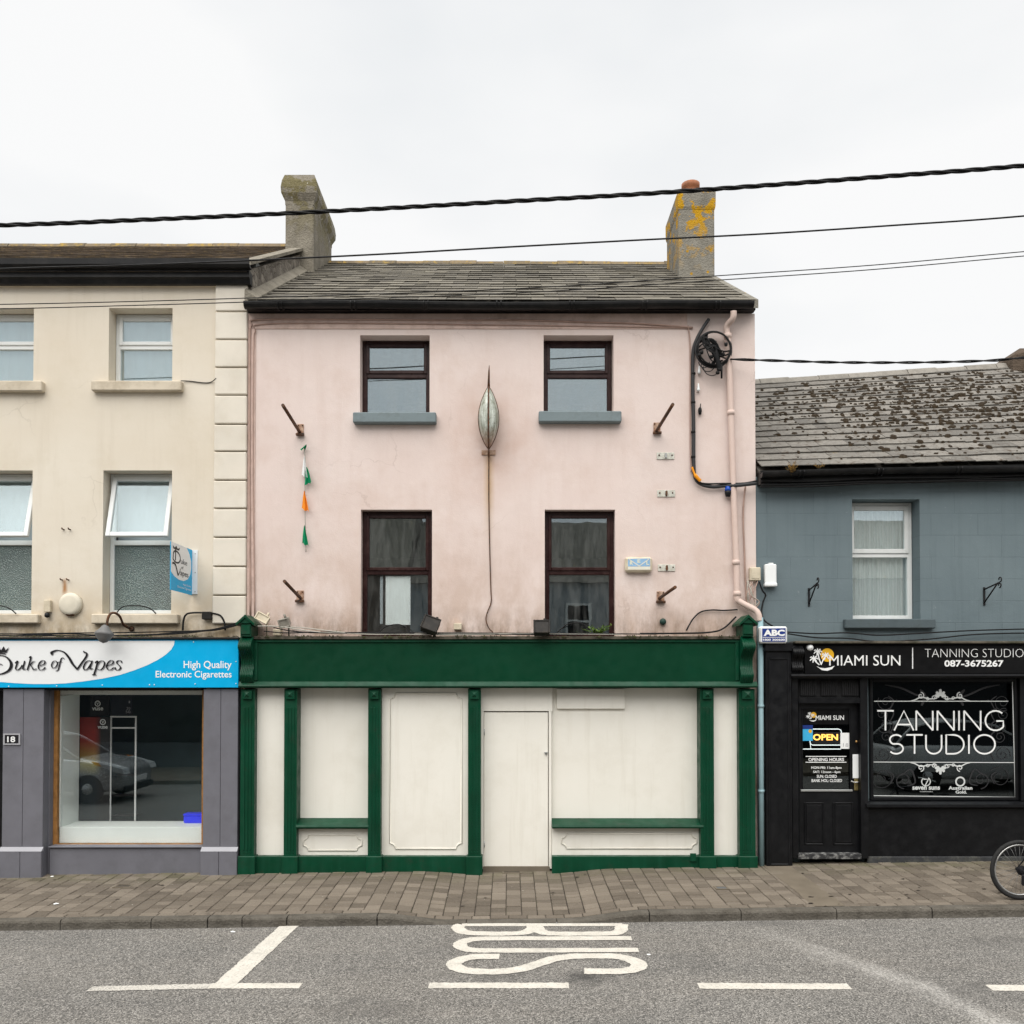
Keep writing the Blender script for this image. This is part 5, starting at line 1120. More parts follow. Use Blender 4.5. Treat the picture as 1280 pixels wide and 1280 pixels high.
# spindle ornament
p = at(610.5, 564, -.1); zt = at(610.5, 484, -.16).z; zb = at(610.5, 561, -.16).z; zs = at(611.5, 457, -.16).z; ox = at(610.8, 520, -.16).x; oy = -.165; H = zt - zb
t = thing('wall_lantern', 'pointed spindle-shaped metal and glass lantern on the wall between the upper windows', 'lantern', (ox, 0, zb))
def rad(u): return .004 + .128 * math.sin(math.pi * (u ** 1.0)) ** .82 * (1 - .12 * (u - .5))
G().lathe([(rad(i / 22), H * i / 22) for i in range(23)], (ox, oy, zb), seg=20).build('glass_body', LANT, t)
for k in range(4):
    a = 2 * math.pi * k / 4; G().tube([(ox + (rad(i / 22) + .003) * math.cos(a - math.pi / 2), oy + (rad(i / 22) + .003) * math.sin(a - math.pi / 2), zb + H * i / 22) for i in range(23)], .011 if k == 0 else .006, 6).build('rib', RUST, t)
G().tube([(ox, oy, zt - .02), (ox + .004, oy, zt + (zs - zt) * .7), (ox + .008, oy, zs)], [.018, .011, .004], 8).build('spike', RUST, t)
G().box(at(602, 565, -.01).x, at(619.5, 565, -.01).x, -.016, -.001, at(610, 569, 0).z, at(610, 563, 0).z, .003).build('plate', RUSTP, t)
G().tube(smooth_pts([(ox, -.01, zb - .06), (ox, -.10, zb - .065), (ox, oy, zb - .045), (ox, oy, zb + .02)], 5), .012, 8).build('stem', RUST, t)
pw([(611, 568, -.012), (611, 620, -.012), (612, 680, -.012), (613.5, 735, -.012), (614, 752, -.015), (609, 766, -.02), (607.5, 775, -.02), (611, 785, -.03), (616, 790, -.06)], .008).build('lantern_cable', RUST, None, label='thin cable hanging down the pink wall from the spindle lantern', cat='cable')
# tricolour bunting
t = thing('bunting_string', 'limp string of white, green and orange pennants hanging on the pink wall', 'bunting', at(381, 690, -.02))
pw([(380, 558, -.02), (381.5, 575, -.03), (381, 610, -.045), (381.5, 650, -.045), (382.5, 690, -.025)], .006).build('string', CABLEW, t)
def pennant(top, bot, w, m, ph):
    a, b = at(*top, -.04), at(*bot, -.045); g = G(); n, k = 10, 12; vs = []
    for i in range(n + 1):
        u = i / n; c = a.lerp(b, u); ww = w * (.10 + .95 * u ** .8)
        for j in range(k + 1):
            s_ = 2 * j / k - 1; f = math.sin(4.2 * s_ + ph * 3) * .5 + math.sin(7.5 * s_ - ph + u * 1.5) * .3
            vs.append((c.x + ww * (s_ * .9 + .12 * math.sin(3 * u + ph)) , c.y - .018 - .028 * f * (.4 + u), c.z + (ph * .30) * s_ * w * u + .012 * u * math.sin(5 * s_ + ph)))
    g.add(vs, [(i * (k + 1) + j, i * (k + 1) + j + 1, (i + 1) * (k + 1) + j + 1, (i + 1) * (k + 1) + j) for i in range(n) for j in range(k)], True); g.build('pennant', m, t)
pennant((383.5, 584), (386, 605), .05, FLAGG, 1.4); pennant((381, 571), (380.5, 596), .042, FLAGW, -1.1); pennant((381, 614), (381.5, 638), .052, FLAGO, -1.0); pennant((381, 657), (381.5, 681), .045, FLAGG, -1.3); pennant((383, 556), (379, 562), .04, FLAGG, .6)
# alarm boxes, plates, junction boxes
def boxthing(nm, lab, cat, px, Yf, dep, m, bev=.012, face=None, grp=None):
    t = thing(nm, lab, cat, at((px[0] + px[2]) / 2, px[3], 0), grp); G().pb(*px, Yf, dep, bev).build('case', m, t); return t
t = boxthing('alarm_box', 'faded blue and yellowed alarm box on the pink wall', 'alarm', (781.5, 696, 815.5, 715), -.085, .084, PLASY, .025)
Ink(-.0862).poly([(785, 698.5), (812.5, 698), (812.5, 708), (785, 708)]).build('label_panel', SKYB, t); k = Ink(-.0872); k.poly([(785, 708.2), (813, 708.2), (813, 712), (785, 712)]); k.stroke([(786, 699), (799, 707.5), (811, 699)], 1.2, smooth=False); k.build('label_print', plain('faded_cream_print', (.70, .68, .58), .6), t)
k = Ink(-.0875); k.text('R', 787.3, 701.5, 791.3, 706, .03).text('E', 796.8, 699.3, 800.4, 703.6, .03).text('L', 808, 701.5, 811.2, 706, .03); k.build('lettering', plain('pale_lettering', (.72, .72, .56), .6), t)
for i, (px, lab) in enumerate((((821, 565.5, 843, 574), 'topmost small white bracket plate at the right of the pink wall'), ((821.5, 612.5, 844, 621), 'middle small white bracket plate at the right of the pink wall'), ((822.5, 705.5, 844, 714), 'lowest small white bracket plate beside the alarm box'))):
    t = thing('bracket_plate', lab, 'plate', at(832, px[3], 0), 'bracket plates on the pink wall'); G().pb(*px, -.012, .011, .003).build('plate', paint('flaking_white', (.62, .62, .55), .7, .25, 25, .3, 60, (.25, .2, .14), .6, 16), t)
    q = at((px[0] + px[2]) / 2, (px[1] + px[3]) / 2, -.012); G().box(q.x - .012, q.x + .012, -.05, -.012, q.z - .035, q.z + .03, .004).build('lug', RUST if i else STEEL, t)
    for s_ in (-1, 1): G().lathe([(.011, 0), (.009, -.01), (0, -.011)], (q.x + s_ * .085, -.012, q.z + .008), 'y', 8).build('bolt', RUST, t)
t = boxthing('junction_box', 'grimy cream junction box on the pink house corner beside the white box', 'box', (937.5, 709, 951, 725.5), -.075, .074, PLASY, .008); G().pb(939.5, 711, 949.5, 723, -.08, .006, .002).build('cover', PLASY, t)
t = boxthing('meter_box', 'slim white plastic box at the left edge of the blue wall', 'box', (956.5, 705, 971, 729), -.06, .078, PLASW, .012); G().pb(956.3, 728, 972, 733, -.075, .092, .012).build('hood', PLASW, t); G().pb(961, 703.5, 967, 705.5, -.05, .06, .004).build('clip', PLASW, t)
t = boxthing('alarm_box', 'blue and white alarm box reading ABC above the black pilaster', 'alarm', (949.5, 783, 984.5, 804), -.28, .10, PLASW, .02)
G().box(at(967, 790, -.2).x - .1, at(967, 790, -.2).x + .1, -.185, BY - .002, at(967, 800, -.2).z, at(967, 788, -.2).z).build('mount', BLACKP, t)
k = Ink(-.2815); k.poly([(952.8, 785.6), (982, 785.2), (982, 802), (952.8, 802)]); k.build('label_panel', NAVY, t); k = Ink(-.2825); k.text('ABC', 954.5, 787, 981, 795, .05).text('1800 300600', 953.8, 798.3, 981.2, 801, .03); k.stroke([(953.5, 796.7), (981.5, 796.5)], .6, smooth=False); k.build('lettering', INKW, t)
t = thing('round_alarm', 'round cream alarm sounder on the cream wall', 'alarm', at(89.5, 768, 0)); q = at(89.5, 755.5, 0)
G().lathe([(.152, -.002), (.15, -.04), (.135, -.062), (.10, -.072), (0, -.074)], q, 'y', 28).build('dome', paint('cream_plastic', (.66, .61, .50), .5, .1, 6), t); G().box(q.x - .06, q.x + .06, -.06, -.006, q.z - .156, q.z - .10, .02).build('grille', RUST, t)
t = boxthing('sensor_box', 'small beige box beside the round alarm', 'box', (54.5, 750, 62.5, 765), -.06, .059, PLASY, .006); q = at(59, 769, -.05); G().lathe([(0, -.035), (.028, -.025), (.035, .0), (.025, .03), (0, .035)], q, 'z', 12).build('lens', INKB, t)
for i, (x, y) in enumerate(((84, 662), (82, 725))):
    t = thing('fixing_hook', ('rusty pair of wall fixings above the round alarm', 'lower rusty wall fixing just above the round alarm')[i], 'hook', at(x, y, 0), 'wall fixings above the round alarm')
    for s_ in (-4, 4): q = at(x + s_, y, -.0); G().tube([q, (q.x, -.05, q.z), (q.x, -.06, q.z + .015)], .009, 6).build('peg', RUST, t)
t = thing('alarm_beacon', 'small blue and black beacon under the cable on the pink wall', 'beacon', at(910, 622, -.05)); q = at(910, 612, -.06)
G().lathe([(0, .045), (.035, .04), (.042, .0), (.04, -.02)], q, 'z', 14).build('lens', plain('blue_lens', (.01, .06, .35), .2), t); G().lathe([(.044, -.02), (.044, -.045), (.03, -.09), (.0, -.095)], q, 'z', 14).build('body', INKB, t); G().box(q.x - .015, q.x + .015, q.y, -.001, q.z - .03, q.z).build('mount', INKB, t)
# lamps and floodlights
t = thing('gooseneck_lamp', 'grey swan-neck lamp arching over the white and cyan sign', 'lamp', at(165, 786, 0))
pw([(165, 786, 0), (160, 784.5, -.06), (154, 780, -.2), (150, 771, -.33), (144.5, 766.5, -.42), (138.5, 767, -.48), (135, 773, -.5), (133.5, 782, -.5)], .016).build('arm', RUST, t)
q = at(131.5, 783, -.5); ax = (at(129, 803, -.52) - q).normalized(); Mq = ax.to_track_quat('Z', 'Y').to_matrix().to_4x4(); g = G().lathe([(.02, -.02), (.045, .0), (.06, .03), (.105, .075), (.118, .10), (.108, .11), (.085, .15), (.045, .195), (.0, .215)], (0, 0, 0), 'z', 20); g.v = [tuple(q + (Mq @ Vector(v))) for v in g.v]; g.build('shade', GREYLAMP, t)
G().lathe([(.035, -.002), (.035, -.02), (.02, -.03)], at(165, 786, 0), 'y', 12).build('rose', RUST, t)
def flood(lab, c, Y, w, h, d, rz, rx, m, name='floodlight'):
    q = at(*c, Y); t = thing(name, lab, 'floodlight', (q.x, Y, q.z - h / 2), 'lights along the top of the green fascia'); Mx = Matrix.Translation(q) @ Matrix.Rotation(rz, 4, 'Y') @ Matrix.Rotation(rx, 4, 'X')
    g = G().box(-w / 2, w / 2, -d / 2, d / 2, -h / 2, h / 2, .012); g.v = [tuple(Mx @ Vector(v)) for v in g.v]; g.build('housing', m, t)
    g = frame(-w / 2 - .006, w / 2 + .006, -h / 2 - .006, h / 2 + .006, -d / 2 - .012, .02, .02); g.v = [tuple(Mx @ Vector(v)) for v in g.v]; g.build('rim', m, t)
    e = Mx @ Vector((0, d / 2, 0)); G().tube([e, e + Vector((.02, .06, .06)), (e.x + .03, -.10, 2.985)], .012, 6).build('bracket', m, t)
    b = G().tube([Mx @ Vector((w * .2, 0, h / 2 - .01)), Mx @ Vector((w * .2, 0, h / 2 + .05))], .016, 8); b.build('gland', m, t)
BLK = paint('black_lamp_housing', (.022, .020, .018), .6, .3, 12, .2, 50, (.07, .055, .04), .5, 8)
flood('dark boxy floodlight tilted before the left lower brown window', (538, 782), -.36, .21, .19, .13, R(20), R(-25), BLK)
flood('dark boxy floodlight below the right lower brown window', (677, 785.5), -.36, .20, .17, .13, 0, R(-20), BLK)
flood('dirty beige lamp lying tilted beside the left green corbel', (328.5, 773), -.20, .17, .10, .08, R(28), R(-10), PLASY); flood('grey spotlight on the ledge near the left green corbel', (356, 778), -.22, .13, .11, .12, R(-15), R(15), paint('grey_spot', (.30, .28, .24), .6, .3, 10))
for i, (x, y, lab) in enumerate(((346, 790.5, 'small pale box among cables on the green ledge near the left corbel'), (572, 783, 'small white socket on the pink wall just above the ledge'))):
    boxthing('cable_box', lab, 'box', (x - 5, y - 4, x + 5, y + 4), -.10, .098, PLASY, .006)
q = at(829, 777, -.05); t = thing('cable_gland', 'dark green round fitting low on the pink wall below the lower right arm', 'fitting', q); G().lathe([(.04, 0), (.045, -.03), (.03, -.06), (0, -.06)], (q.x, -.001, q.z), 'y', 14).build('cap', plain('dark_green_plastic', (.02, .05, .04), .5), t)
for i, (x, y0, y1, lab) in enumerate(((1011.5, 757, 730, 'thin black iron bracket at the left of the blue wall'), (1230.5, 756, 724, 'scrolled black iron bracket at the right of the blue wall'))):
    t = thing('basket_bracket', lab, 'bracket', at(x, y0, BY), 'hanging basket brackets on the blue wall'); a = at(x - .5, y0 - 2, BY); b = at(x - .5, y0 - 19, BY); IR = plain('wrought_iron', (.012, .012, .013), .6)
    s_ = 1; tip = b + Vector((.0, -.36, .055)); 
    if i == 0: tip = b + Vector((-.02, -.38, .055))
    G().box(a.x - .012, a.x + .012, BY - .014, BY, a.z - .03, b.z + .03).build('back_bar', IR, t); G().tube([b, tip], .010, 6).build('top_bar', IR, t); G().tube([a, tip - Vector((0, -.03, .0))], .010, 6).build('strut', IR, t)
    for c_, r_ in ((tip + Vector((0, -.02, .035)), .03), (tip + Vector((0, -.01, -.04)), .028)): G().tube([(c_.x, c_.y + r_ * math.cos(u), c_.z + r_ * math.sin(u)) for u in [j * .5 for j in range(11)]], .008, 6).build('scroll', IR, t)
# ------------------------------------------------------------ cables
def cable(nm, lab, pts, r, m, k=6, grp=None): o = pw(pts, r, k).build(nm, m, None, label=lab, cat='cable', group=grp); return o
def twisted(pts, Y0, Y1, R_, r, turns, lab, n=420, strands=3):
    P = smooth_pts([at(x, y, Y0 + (Y1 - Y0) * i / (len(pts) - 1)) for i, (x, y) in enumerate(pts)], 30); t = thing('overhead_cable', lab, 'cable', P[0]); n = len(P)
    S_ = [0]
    for a, b in zip(P, P[1:]): S_.append(S_[-1] + (b - a).length)
    Q = []; j = 0
    for i in range(n * 3):
        s = S_[-1] * i / (n * 3 - 1)
        while j < n - 2 and S_[j + 1] < s: j += 1
        Q.append((P[j].lerp(P[j + 1], (s - S_[j]) / max(1e-9, S_[j + 1] - S_[j])), s))
    for k in range(strands):
        G().tube([p + Vector((0, math.cos(6.283 * (s * turns + k / strands)), math.sin(6.283 * (s * turns + k / strands)))) * R_ for p, s in Q], r, 6).build('strand', CABLE, t)
twisted([(-420, 292), (0, 281.5), (160, 275.5), (320, 268.5), (480, 260.5), (640, 251.5), (800, 242.5), (960, 231.5), (1120, 219.5), (1280, 207), (1600, 176)], -4.2, -4.2, .0105, .0095, 1.9, 'thick twisted black cable crossing the sky in front of both chimneys')
cable('overhead_cable', 'thin single black wire crossing low over the pink roof ridge', [(-420, 352, -1.6), (0, 336, -1.6), (160, 331.5, -1.6), (312, 325.5, -1.6), (480, 317.5, -1.6), (640, 308.5, -1.6), (800, 300, -1.6), (960, 292, -1.6), (1120, 281.5, -1.6), (1280, 270, -1.6), (1600, 240, -1.6)], .0095, CABLE, 8)
for i, dy in enumerate((0, 5.5)): cable('overhead_cable', ('upper of the two fine parallel wires running right from the pink roof', 'lower of the two fine parallel wires running right from the pink roof')[i], [(-420, 388 + dy, -1.2), (0, 380.5 + dy, -1.2), (160, 377 + dy * .9, -1.2), (312, 372.5 + dy * .9, -1.2), (640, 361 + dy, -1.2), (900, 344.5 + dy, -1.2), (1090, 331.5 + dy, -1.2), (1280, 314.5 + dy, -1.2), (1600, 286 + dy, -1.2)], .0055, CABLE, 8, 'fine parallel wires')
twisted([(913, 449), (960, 450.5), (1050, 453), (1150, 453), (1230, 451), (1280, 447), (1500, 425)], -.12, -1.2, .0095, .0095, 1.5, 'twisted black cable running right from the cable coil over the blue roof', strands=2)
# coil of service cables at the top right corner of the pink wall
cc = at(892, 437, -.1); t = thing('cable_coil', 'tangled coil of black service cables at the top right of the pink wall', 'cable coil', at(892, 470, -.05)); rr = random.Random(11)
for i in range(3):
    r_ = .235 - i * .012; G().tube([(cc.x + r_ * math.cos(a) + rr.uniform(-.004, .004), -.10 - i * .022, cc.z + r_ * math.sin(a) * 1.02) for a in [2 * math.pi * j / 40 for j in range(40)]], .011, 6, closed=True).build('loop', CABLEG if i == 0 else CABLE, t)
for i in range(13):
    a0 = rr.uniform(1.9, 3.3); a1 = rr.uniform(-1.9, -.1); r_ = .22
    P = [(cc.x + r_ * math.cos(a0), -.11, cc.z + r_ * math.sin(a0)), (cc.x + rr.uniform(-.16, .02), -.14 - rr.uniform(0, .05), cc.z + rr.uniform(-.02, .12)), (cc.x + rr.uniform(-.06, .10), -.15 - rr.uniform(0, .05), cc.z + rr.uniform(-.16, .0)), (cc.x + r_ * math.cos(a1) * rr.uniform(.5, 1), -.12, cc.z + r_ * math.sin(a1) * rr.uniform(.8, 1.1))]
    G().tube(smooth_pts(P, 7), rr.choice([.008, .010, .013]), 6).build('lead', CABLE, t)
for i in range(3): 
    c2 = Vector((cc.x - .13 + i * .05, -.12, cc.z - .17 - .03 * i)); r_ = .07 + .02 * i; G().tube([(c2.x + r_ * math.cos(a), -.12, c2.z + r_ * 1.1 * math.sin(a)) for a in [math.pi + math.pi * j / 14 for j in range(15)]], .006, 5).build('lead', CABLE, t)
for (x, y) in ((891, 427), (907.5, 430.5), (900, 440), (877, 440.5), (874, 444), (884, 431), (889, 446), (897, 450), (904, 443), (899, 462), (897, 466), (880, 428)):
    q = at(x, y, -.16); G().lathe([(0, -.026), (.02, -.022), (.024, 0), (.02, .022), (0, .026)], q, rr.choice('xz'), 10).build('connector', CABLE, t)
G().tube([at(902, 455, -.15), at(902, 473, -.14)], .013, 6).build('tail', CABLE, t)
pw([(893, 427, -.15), (896, 445, -.17), (899, 463, -.15)], .030).build('bundle', CABLE, t); pw([(881, 422, -.14), (889, 436, -.17), (897, 452, -.16)], .026).build('bundle', CABLE, t)
t = thing('wall_conduit', 'thick grey-black cable conduit dropping down the right of the pink wall then turning right', 'conduit', at(867, 600, -.03))
pw([(886, 399, -.05), (878, 411, -.06), (871, 424, -.06), (866.5, 440, -.045), (866, 480, -.04), (867, 530, -.04), (867.2, 580, -.04), (869, 597, -.05), (876, 605, -.05), (890, 608.5, -.05), (905, 607.5, -.05), (925, 606.5, -.13), (946, 604, -.14)], .024).build('conduit', CABLEG, t)
pw([(868, 585, -.06), (871, 600, -.07), (880, 604.5, -.07), (905, 604.5, -.07), (930, 604, -.13), (946, 601, -.15)], .012).build('side_cable', CABLE, t)
pw([(860, 407, -.02), (862.5, 430, -.02), (862.8, 500, -.02), (863, 560, -.02), (864, 590, -.03)], .009).build('side_cable', CABLEP, t)
for y in (467, 503, 540, 571): q = at(866.6, y, -.04); G().lathe([(.03, -.012), (.03, .012)], q, 'z', 10).build('clip', CABLE, t)
pw([(865, 584, -.07), (869, 594, -.075), (875.5, 601.5, -.075)], [.014] * 6 + [.024] * 7, 6).build('orange_joint', ORANGE, t)
cable('wall_cable', 'pink painted cable clipped along the top of the pink wall', [(313, 770, -.02), (312, 600, -.02), (312.5, 430, -.02), (314.5, 407, -.02), (322, 399.5, -.025), (420, 399, -.022), (560, 400, -.022), (650, 400, -.022), (735, 402.5, -.024), (800, 404.5, -.022), (866, 409.5, -.022)], .013, CABLEP)
cable('wall_cable', 'second pink painted cable running down the left edge of the pink wall', [(318.5, 770, -.02), (316.5, 600, -.02), (317, 440, -.02), (319, 414, -.022), (326, 405.5, -.022), (420, 404, -.02), (640, 406.5, -.02), (860, 409.5, -.02)], .008, CABLEP)
cable('wall_cable', 'bunch of dark wires following the pink downpipe', [(932, 606, -.05), (929, 640, -.03), (930.5, 690, -.03), (932.5, 740, -.03), (936, 760, -.04)], .012, CABLEP)
for i in range(8):
    a, b = rr.uniform(934, 948), rr.uniform(934, 948); cable('loose_wire', 'loose pale wires tangled below the cream junction box', [(a, 726, -.05), ((a + b) / 2 + rr.uniform(-8, 6), 738 + rr.uniform(-4, 6), -.08), (b + rr.uniform(-5, 3), 752, -.05), (940 + rr.uniform(-3, 5), 760, -.05)], .006, CABLEW if i % 2 else CABLEP, 6, 'loose wires below the junction box')
cable('wall_cable', 'black cable looping down from the junction box beside the white box', [(949, 727, -.05), (953, 738, -.05), (957, 744, -.04), (954, 752, -.04), (952, 765, -.05), (955, 775, -.1), (966, 783, -.16)], .011, CABLE)
cable('ledge_cable', 'black cable sagging from the right green corbel up to the pink wall', [(920, 771, -.05), (905, 785, -.08), (890, 790, -.16), (860, 791.5, -.2), (800, 792, -.2)], .012, CABLE)
cable('ledge_cable', 'black cable arching from the ledge to the pink downpipe', [(858, 788, -.12), (866, 774, -.06), (876, 765, -.03), (890, 762.5, -.03), (905, 763, -.03), (922, 762, -.04)], .010, CABLE)
for i in range(5):
    cable('ledge_cable', 'tangled black cables lying along the green fascia ledge', [(318 + 12 * i, 784 + rr.uniform(-6, 5), -.24), (350 + 9 * i, 788 + rr.uniform(-5, 4), -.27), (400 + 8 * i, 791 + rr.uniform(-4, 2), -.28), (470, 792.5 + rr.uniform(-3, 1), -.28), (560, 793 + rr.uniform(-2.5, 1), -.28), (640 + i * 45, 793.5 + rr.uniform(-2.5, .5), -.28)], .008, CABLE if i % 3 else CABLEW, 6, 'cables along the green ledge')
for i, (x, y) in enumerate(((492, 780.5), (717, 778.5))): cable('ledge_cable', ('thin black cable arching across the foot of the left lower brown window', 'thin black cable arching across the foot of the right lower brown window')[i], [(x - 19, y + 11, -.18), (x - 10, y + 3, -.16), (x + 4, y, -.15), (x + 14, y + 3, -.16), (x + 22, y + 11, -.18)], .007, CABLE)
for i in range(4): cable('fascia_cable', 'black cables strung along the top of the white and cyan sign', [(-160, 792 + rr.uniform(-3, 3), -.06), (0, 793 + rr.uniform(-3, 2), -.08), (80, 792 + rr.uniform(-3, 3), -.06), (160, 794 + rr.uniform(-4, 1), -.08), (230, 791 + rr.uniform(-2, 3), -.06), (268, 788 + rr.uniform(-2, 3), -.06), (297, 781 + rr.uniform(-4, 4), -.1)], .009, CABLE, 6, 'cables along the cyan sign')
t = thing('conduit_hoop', 'black conduit hoop with a junction box above the cyan part of the sign', 'conduit', at(255, 790, -.03)); pw([(228.5, 788, -.05), (229.5, 775, -.05), (233, 768, -.05), (241, 766, -.05), (256, 766, -.05), (268, 767, -.05), (276, 770, -.05), (280.5, 778, -.05), (281.5, 788, -.05)], .013).build('conduit', CABLE, t); G().pb(252, 764.5, 263.5, 774, -.09, .089, .006).build('box', BLK, t)
cable('wall_cable', 'thin black hoop of cable on the sill of the cream window', [(145, 768, -.12), (150, 761, -.1), (158, 757.5, -.09), (176, 757.5, -.09), (188, 761, -.1), (195, 767, -.12)], .008, CABLE)
cable('wall_cable', 'thin black hoop of cable at the left photo edge on the cream sill', [(-30, 766, -.12), (-10, 757.5, -.1), (5, 758, -.1), (14, 762, -.1), (20, 767, -.12)], .008, CABLE)
cable('wall_cable', 'thin dark wire running from the upper cream sill to the quoins', [(226, 476, -.02), (238, 476.5, -.01), (255, 478.5, -.01), (264, 477.5, -.01), (270, 473, -.055)], .006, CABLE)
for i, (y, s_) in enumerate(((793, 1), (798, -1))): cable('fascia_cable', ('upper black cable strung over the black shop sign', 'lower black cable drooping over the black shop sign')[i], [(984, 790 + i * 2, -.12), (1020, y - 1, -.06), (1060, y - 2 + i * 2, -.05), (1100, y + 1 + i * 3, -.08), (1160, y - 2 + i * 3, -.07), (1220, y - 5, -.06), (1300, y - 7, -.06), (1420, y - 8, -.06)], .010, CABLE)
for (x, y, lab) in ((874, 463, 'white insulator clip on wires beside the conduit'), (873, 485, 'lower white insulator clip on wires beside the conduit')):
    q = at(x, y, -.03); t = thing('insulator', lab, 'insulator', q); G().lathe([(.008, .06), (.012, .02), (.022, -.02), (.022, -.04), (0, -.045)], q, 'z', 10).build('body', PLASW, t)
q = at(875, 513, -.03); t = thing('cable_clamp', 'small black cable clamp hanging beside the conduit on the pink wall', 'clamp', q); G().lathe([(0, .05), (.02, .03), (.026, 0), (.018, -.05), (0, -.06)], q, 'z', 8).build('body', CABLE, t); G().tube([q, q + Vector((.01, .0, .09))], .006, 5).build('stem', CABLE, t)
# ------------------------------------------------------------ weeds
def weed(nm, lab, base, n, h, spread, m, seed, lw=.012, depth=.06):
    r = random.Random(seed); t = thing(nm, lab, 'weed', base); g = G(); st = G()
    for i in range(n):
        a = r.uniform(0, 6.283); d = Vector((math.cos(a) * spread, math.sin(a) * depth - depth * .6, 0)) * r.uniform(.3, 1); tip = base + d + Vector((0, 0, h * r.uniform(.35, 1)))
        st.tube([base + d * .1, base + d * .5 + Vector((0, 0, (tip.z - base.z) * .65)), tip], .002, 4)
        for k in range(5):
            u = .35 + .65 * k / 4; p = base.lerp(tip, u); b = r.uniform(0, 6.283); L = lw * r.uniform(1.2, 3); dx = Vector((math.cos(b), math.sin(b) * .6 - .3, r.uniform(-.2, .7))).normalized() * L; nn = dx.cross(Vector((0, 0, 1))).normalized() * lw * .6
            g.add([p, p + dx * .5 + nn, p + dx, p + dx * .5 - nn], [(0, 1, 2, 3)])
    st.build('stems', m, t); g.build('leaves', m, t)
weed('weed', 'green fern-like weed on the ledge under the right lower brown window', at(748, 793, -.2), 30, .12, .20, LEAF, 1, .016)
weed('weed', 'small green weed at the foot of the green plinth on the left', onpave(417, 1087), 12, .07, .05, LEAF, 2)
weed('weed', 'low green weed at the foot of the green plinth on the right', onpave(826, 1078.5), 18, .06, .10, LEAF, 3)
weed('gutter_weed', 'tuft of dry orange weed growing from the blue house gutter', at(989, 594, -.24), 34, .16, .08, DRY, 4, .014); weed('gutter_weed', 'sparse dry weed further right in the blue house gutter', at(1022, 585, -.22), 9, .05, .09, DRY, 5, .010)
weed('weed', 'speck of grass on the green ledge near the left corbel', at(420, 792, -.2), 8, .04, .12, LEAF, 6, .009)
# litter
rl = random.Random(21)
def litter(lab, p, s, m):
    g = G(); n = 7; vs = [p + Vector((math.cos(a) * s * rl.uniform(.6, 1.2), math.sin(a) * s * rl.uniform(.6, 1.2), .004)) for a in [6.283 * i / n for i in range(n)]] + [p + Vector((0, 0, s * .45))]
    g.add(vs, [(i, (i + 1) % n, n) for i in range(n)] + [tuple(range(n))[::-1]]); g.build('litter', m, None, label=lab, cat='litter')
litter('crumpled white paper against the kerb', onroad(918, 1143.5) + Vector((0, -.03, .03)), .055, INKW)
litter('white crumpled scrap on the road left of the slanted line', onroad(291, 1165), .03, INKW); litter('white scrap lying on the pavement near the grey riser', onpave(65, 1096), .03, INKW); litter('small white scrap on the pavement at left', onpave(70, 1130), .03, FLAGW); litter('white scrap on the road beside the letter U', onroad(811, 1193.5), .022, INKW)
sp = G()
for i in range(150):
    p = onpave(rl.uniform(0, 1280), rl.uniform(1086, 1136)) if i % 2 else onroad(rl.uniform(0, 1280), rl.uniform(1160, 1275)); s = rl.uniform(.004, .010)
    sp.add([p + Vector((math.cos(a) * s * rl.uniform(.6, 1.6), math.sin(a) * s, .005)) for a in [6.283 * j / 5 for j in range(5)]], [(0, 1, 2, 3, 4)])
sp.build('grit', paint('grit', (.45, .42, .36), .9, .5, 30), None, kind='stuff', label='specks of pale grit scattered over road and pavement', cat='grit')
gm = G()
for i in range(64):
    p = onpave(rl.gauss(1150, 70) if i % 2 else rl.uniform(0, 1280), rl.uniform(1084, 1134)); s = rl.uniform(.006, .020)
    if abs(p.x) > 8: continue
    gm.add([p + Vector((math.cos(a) * s * rl.uniform(.5, 2.2), math.sin(a) * s * rl.uniform(.6, 1.3), .0085)) for a in [6.283 * j / 7 for j in range(7)]], [tuple(range(7))])
gm.build('pavement_spots', plain('dark_spot', (.035, .028, .022), .9), None, kind='stuff', label='dark trodden spots on the pavers', cat='spots')

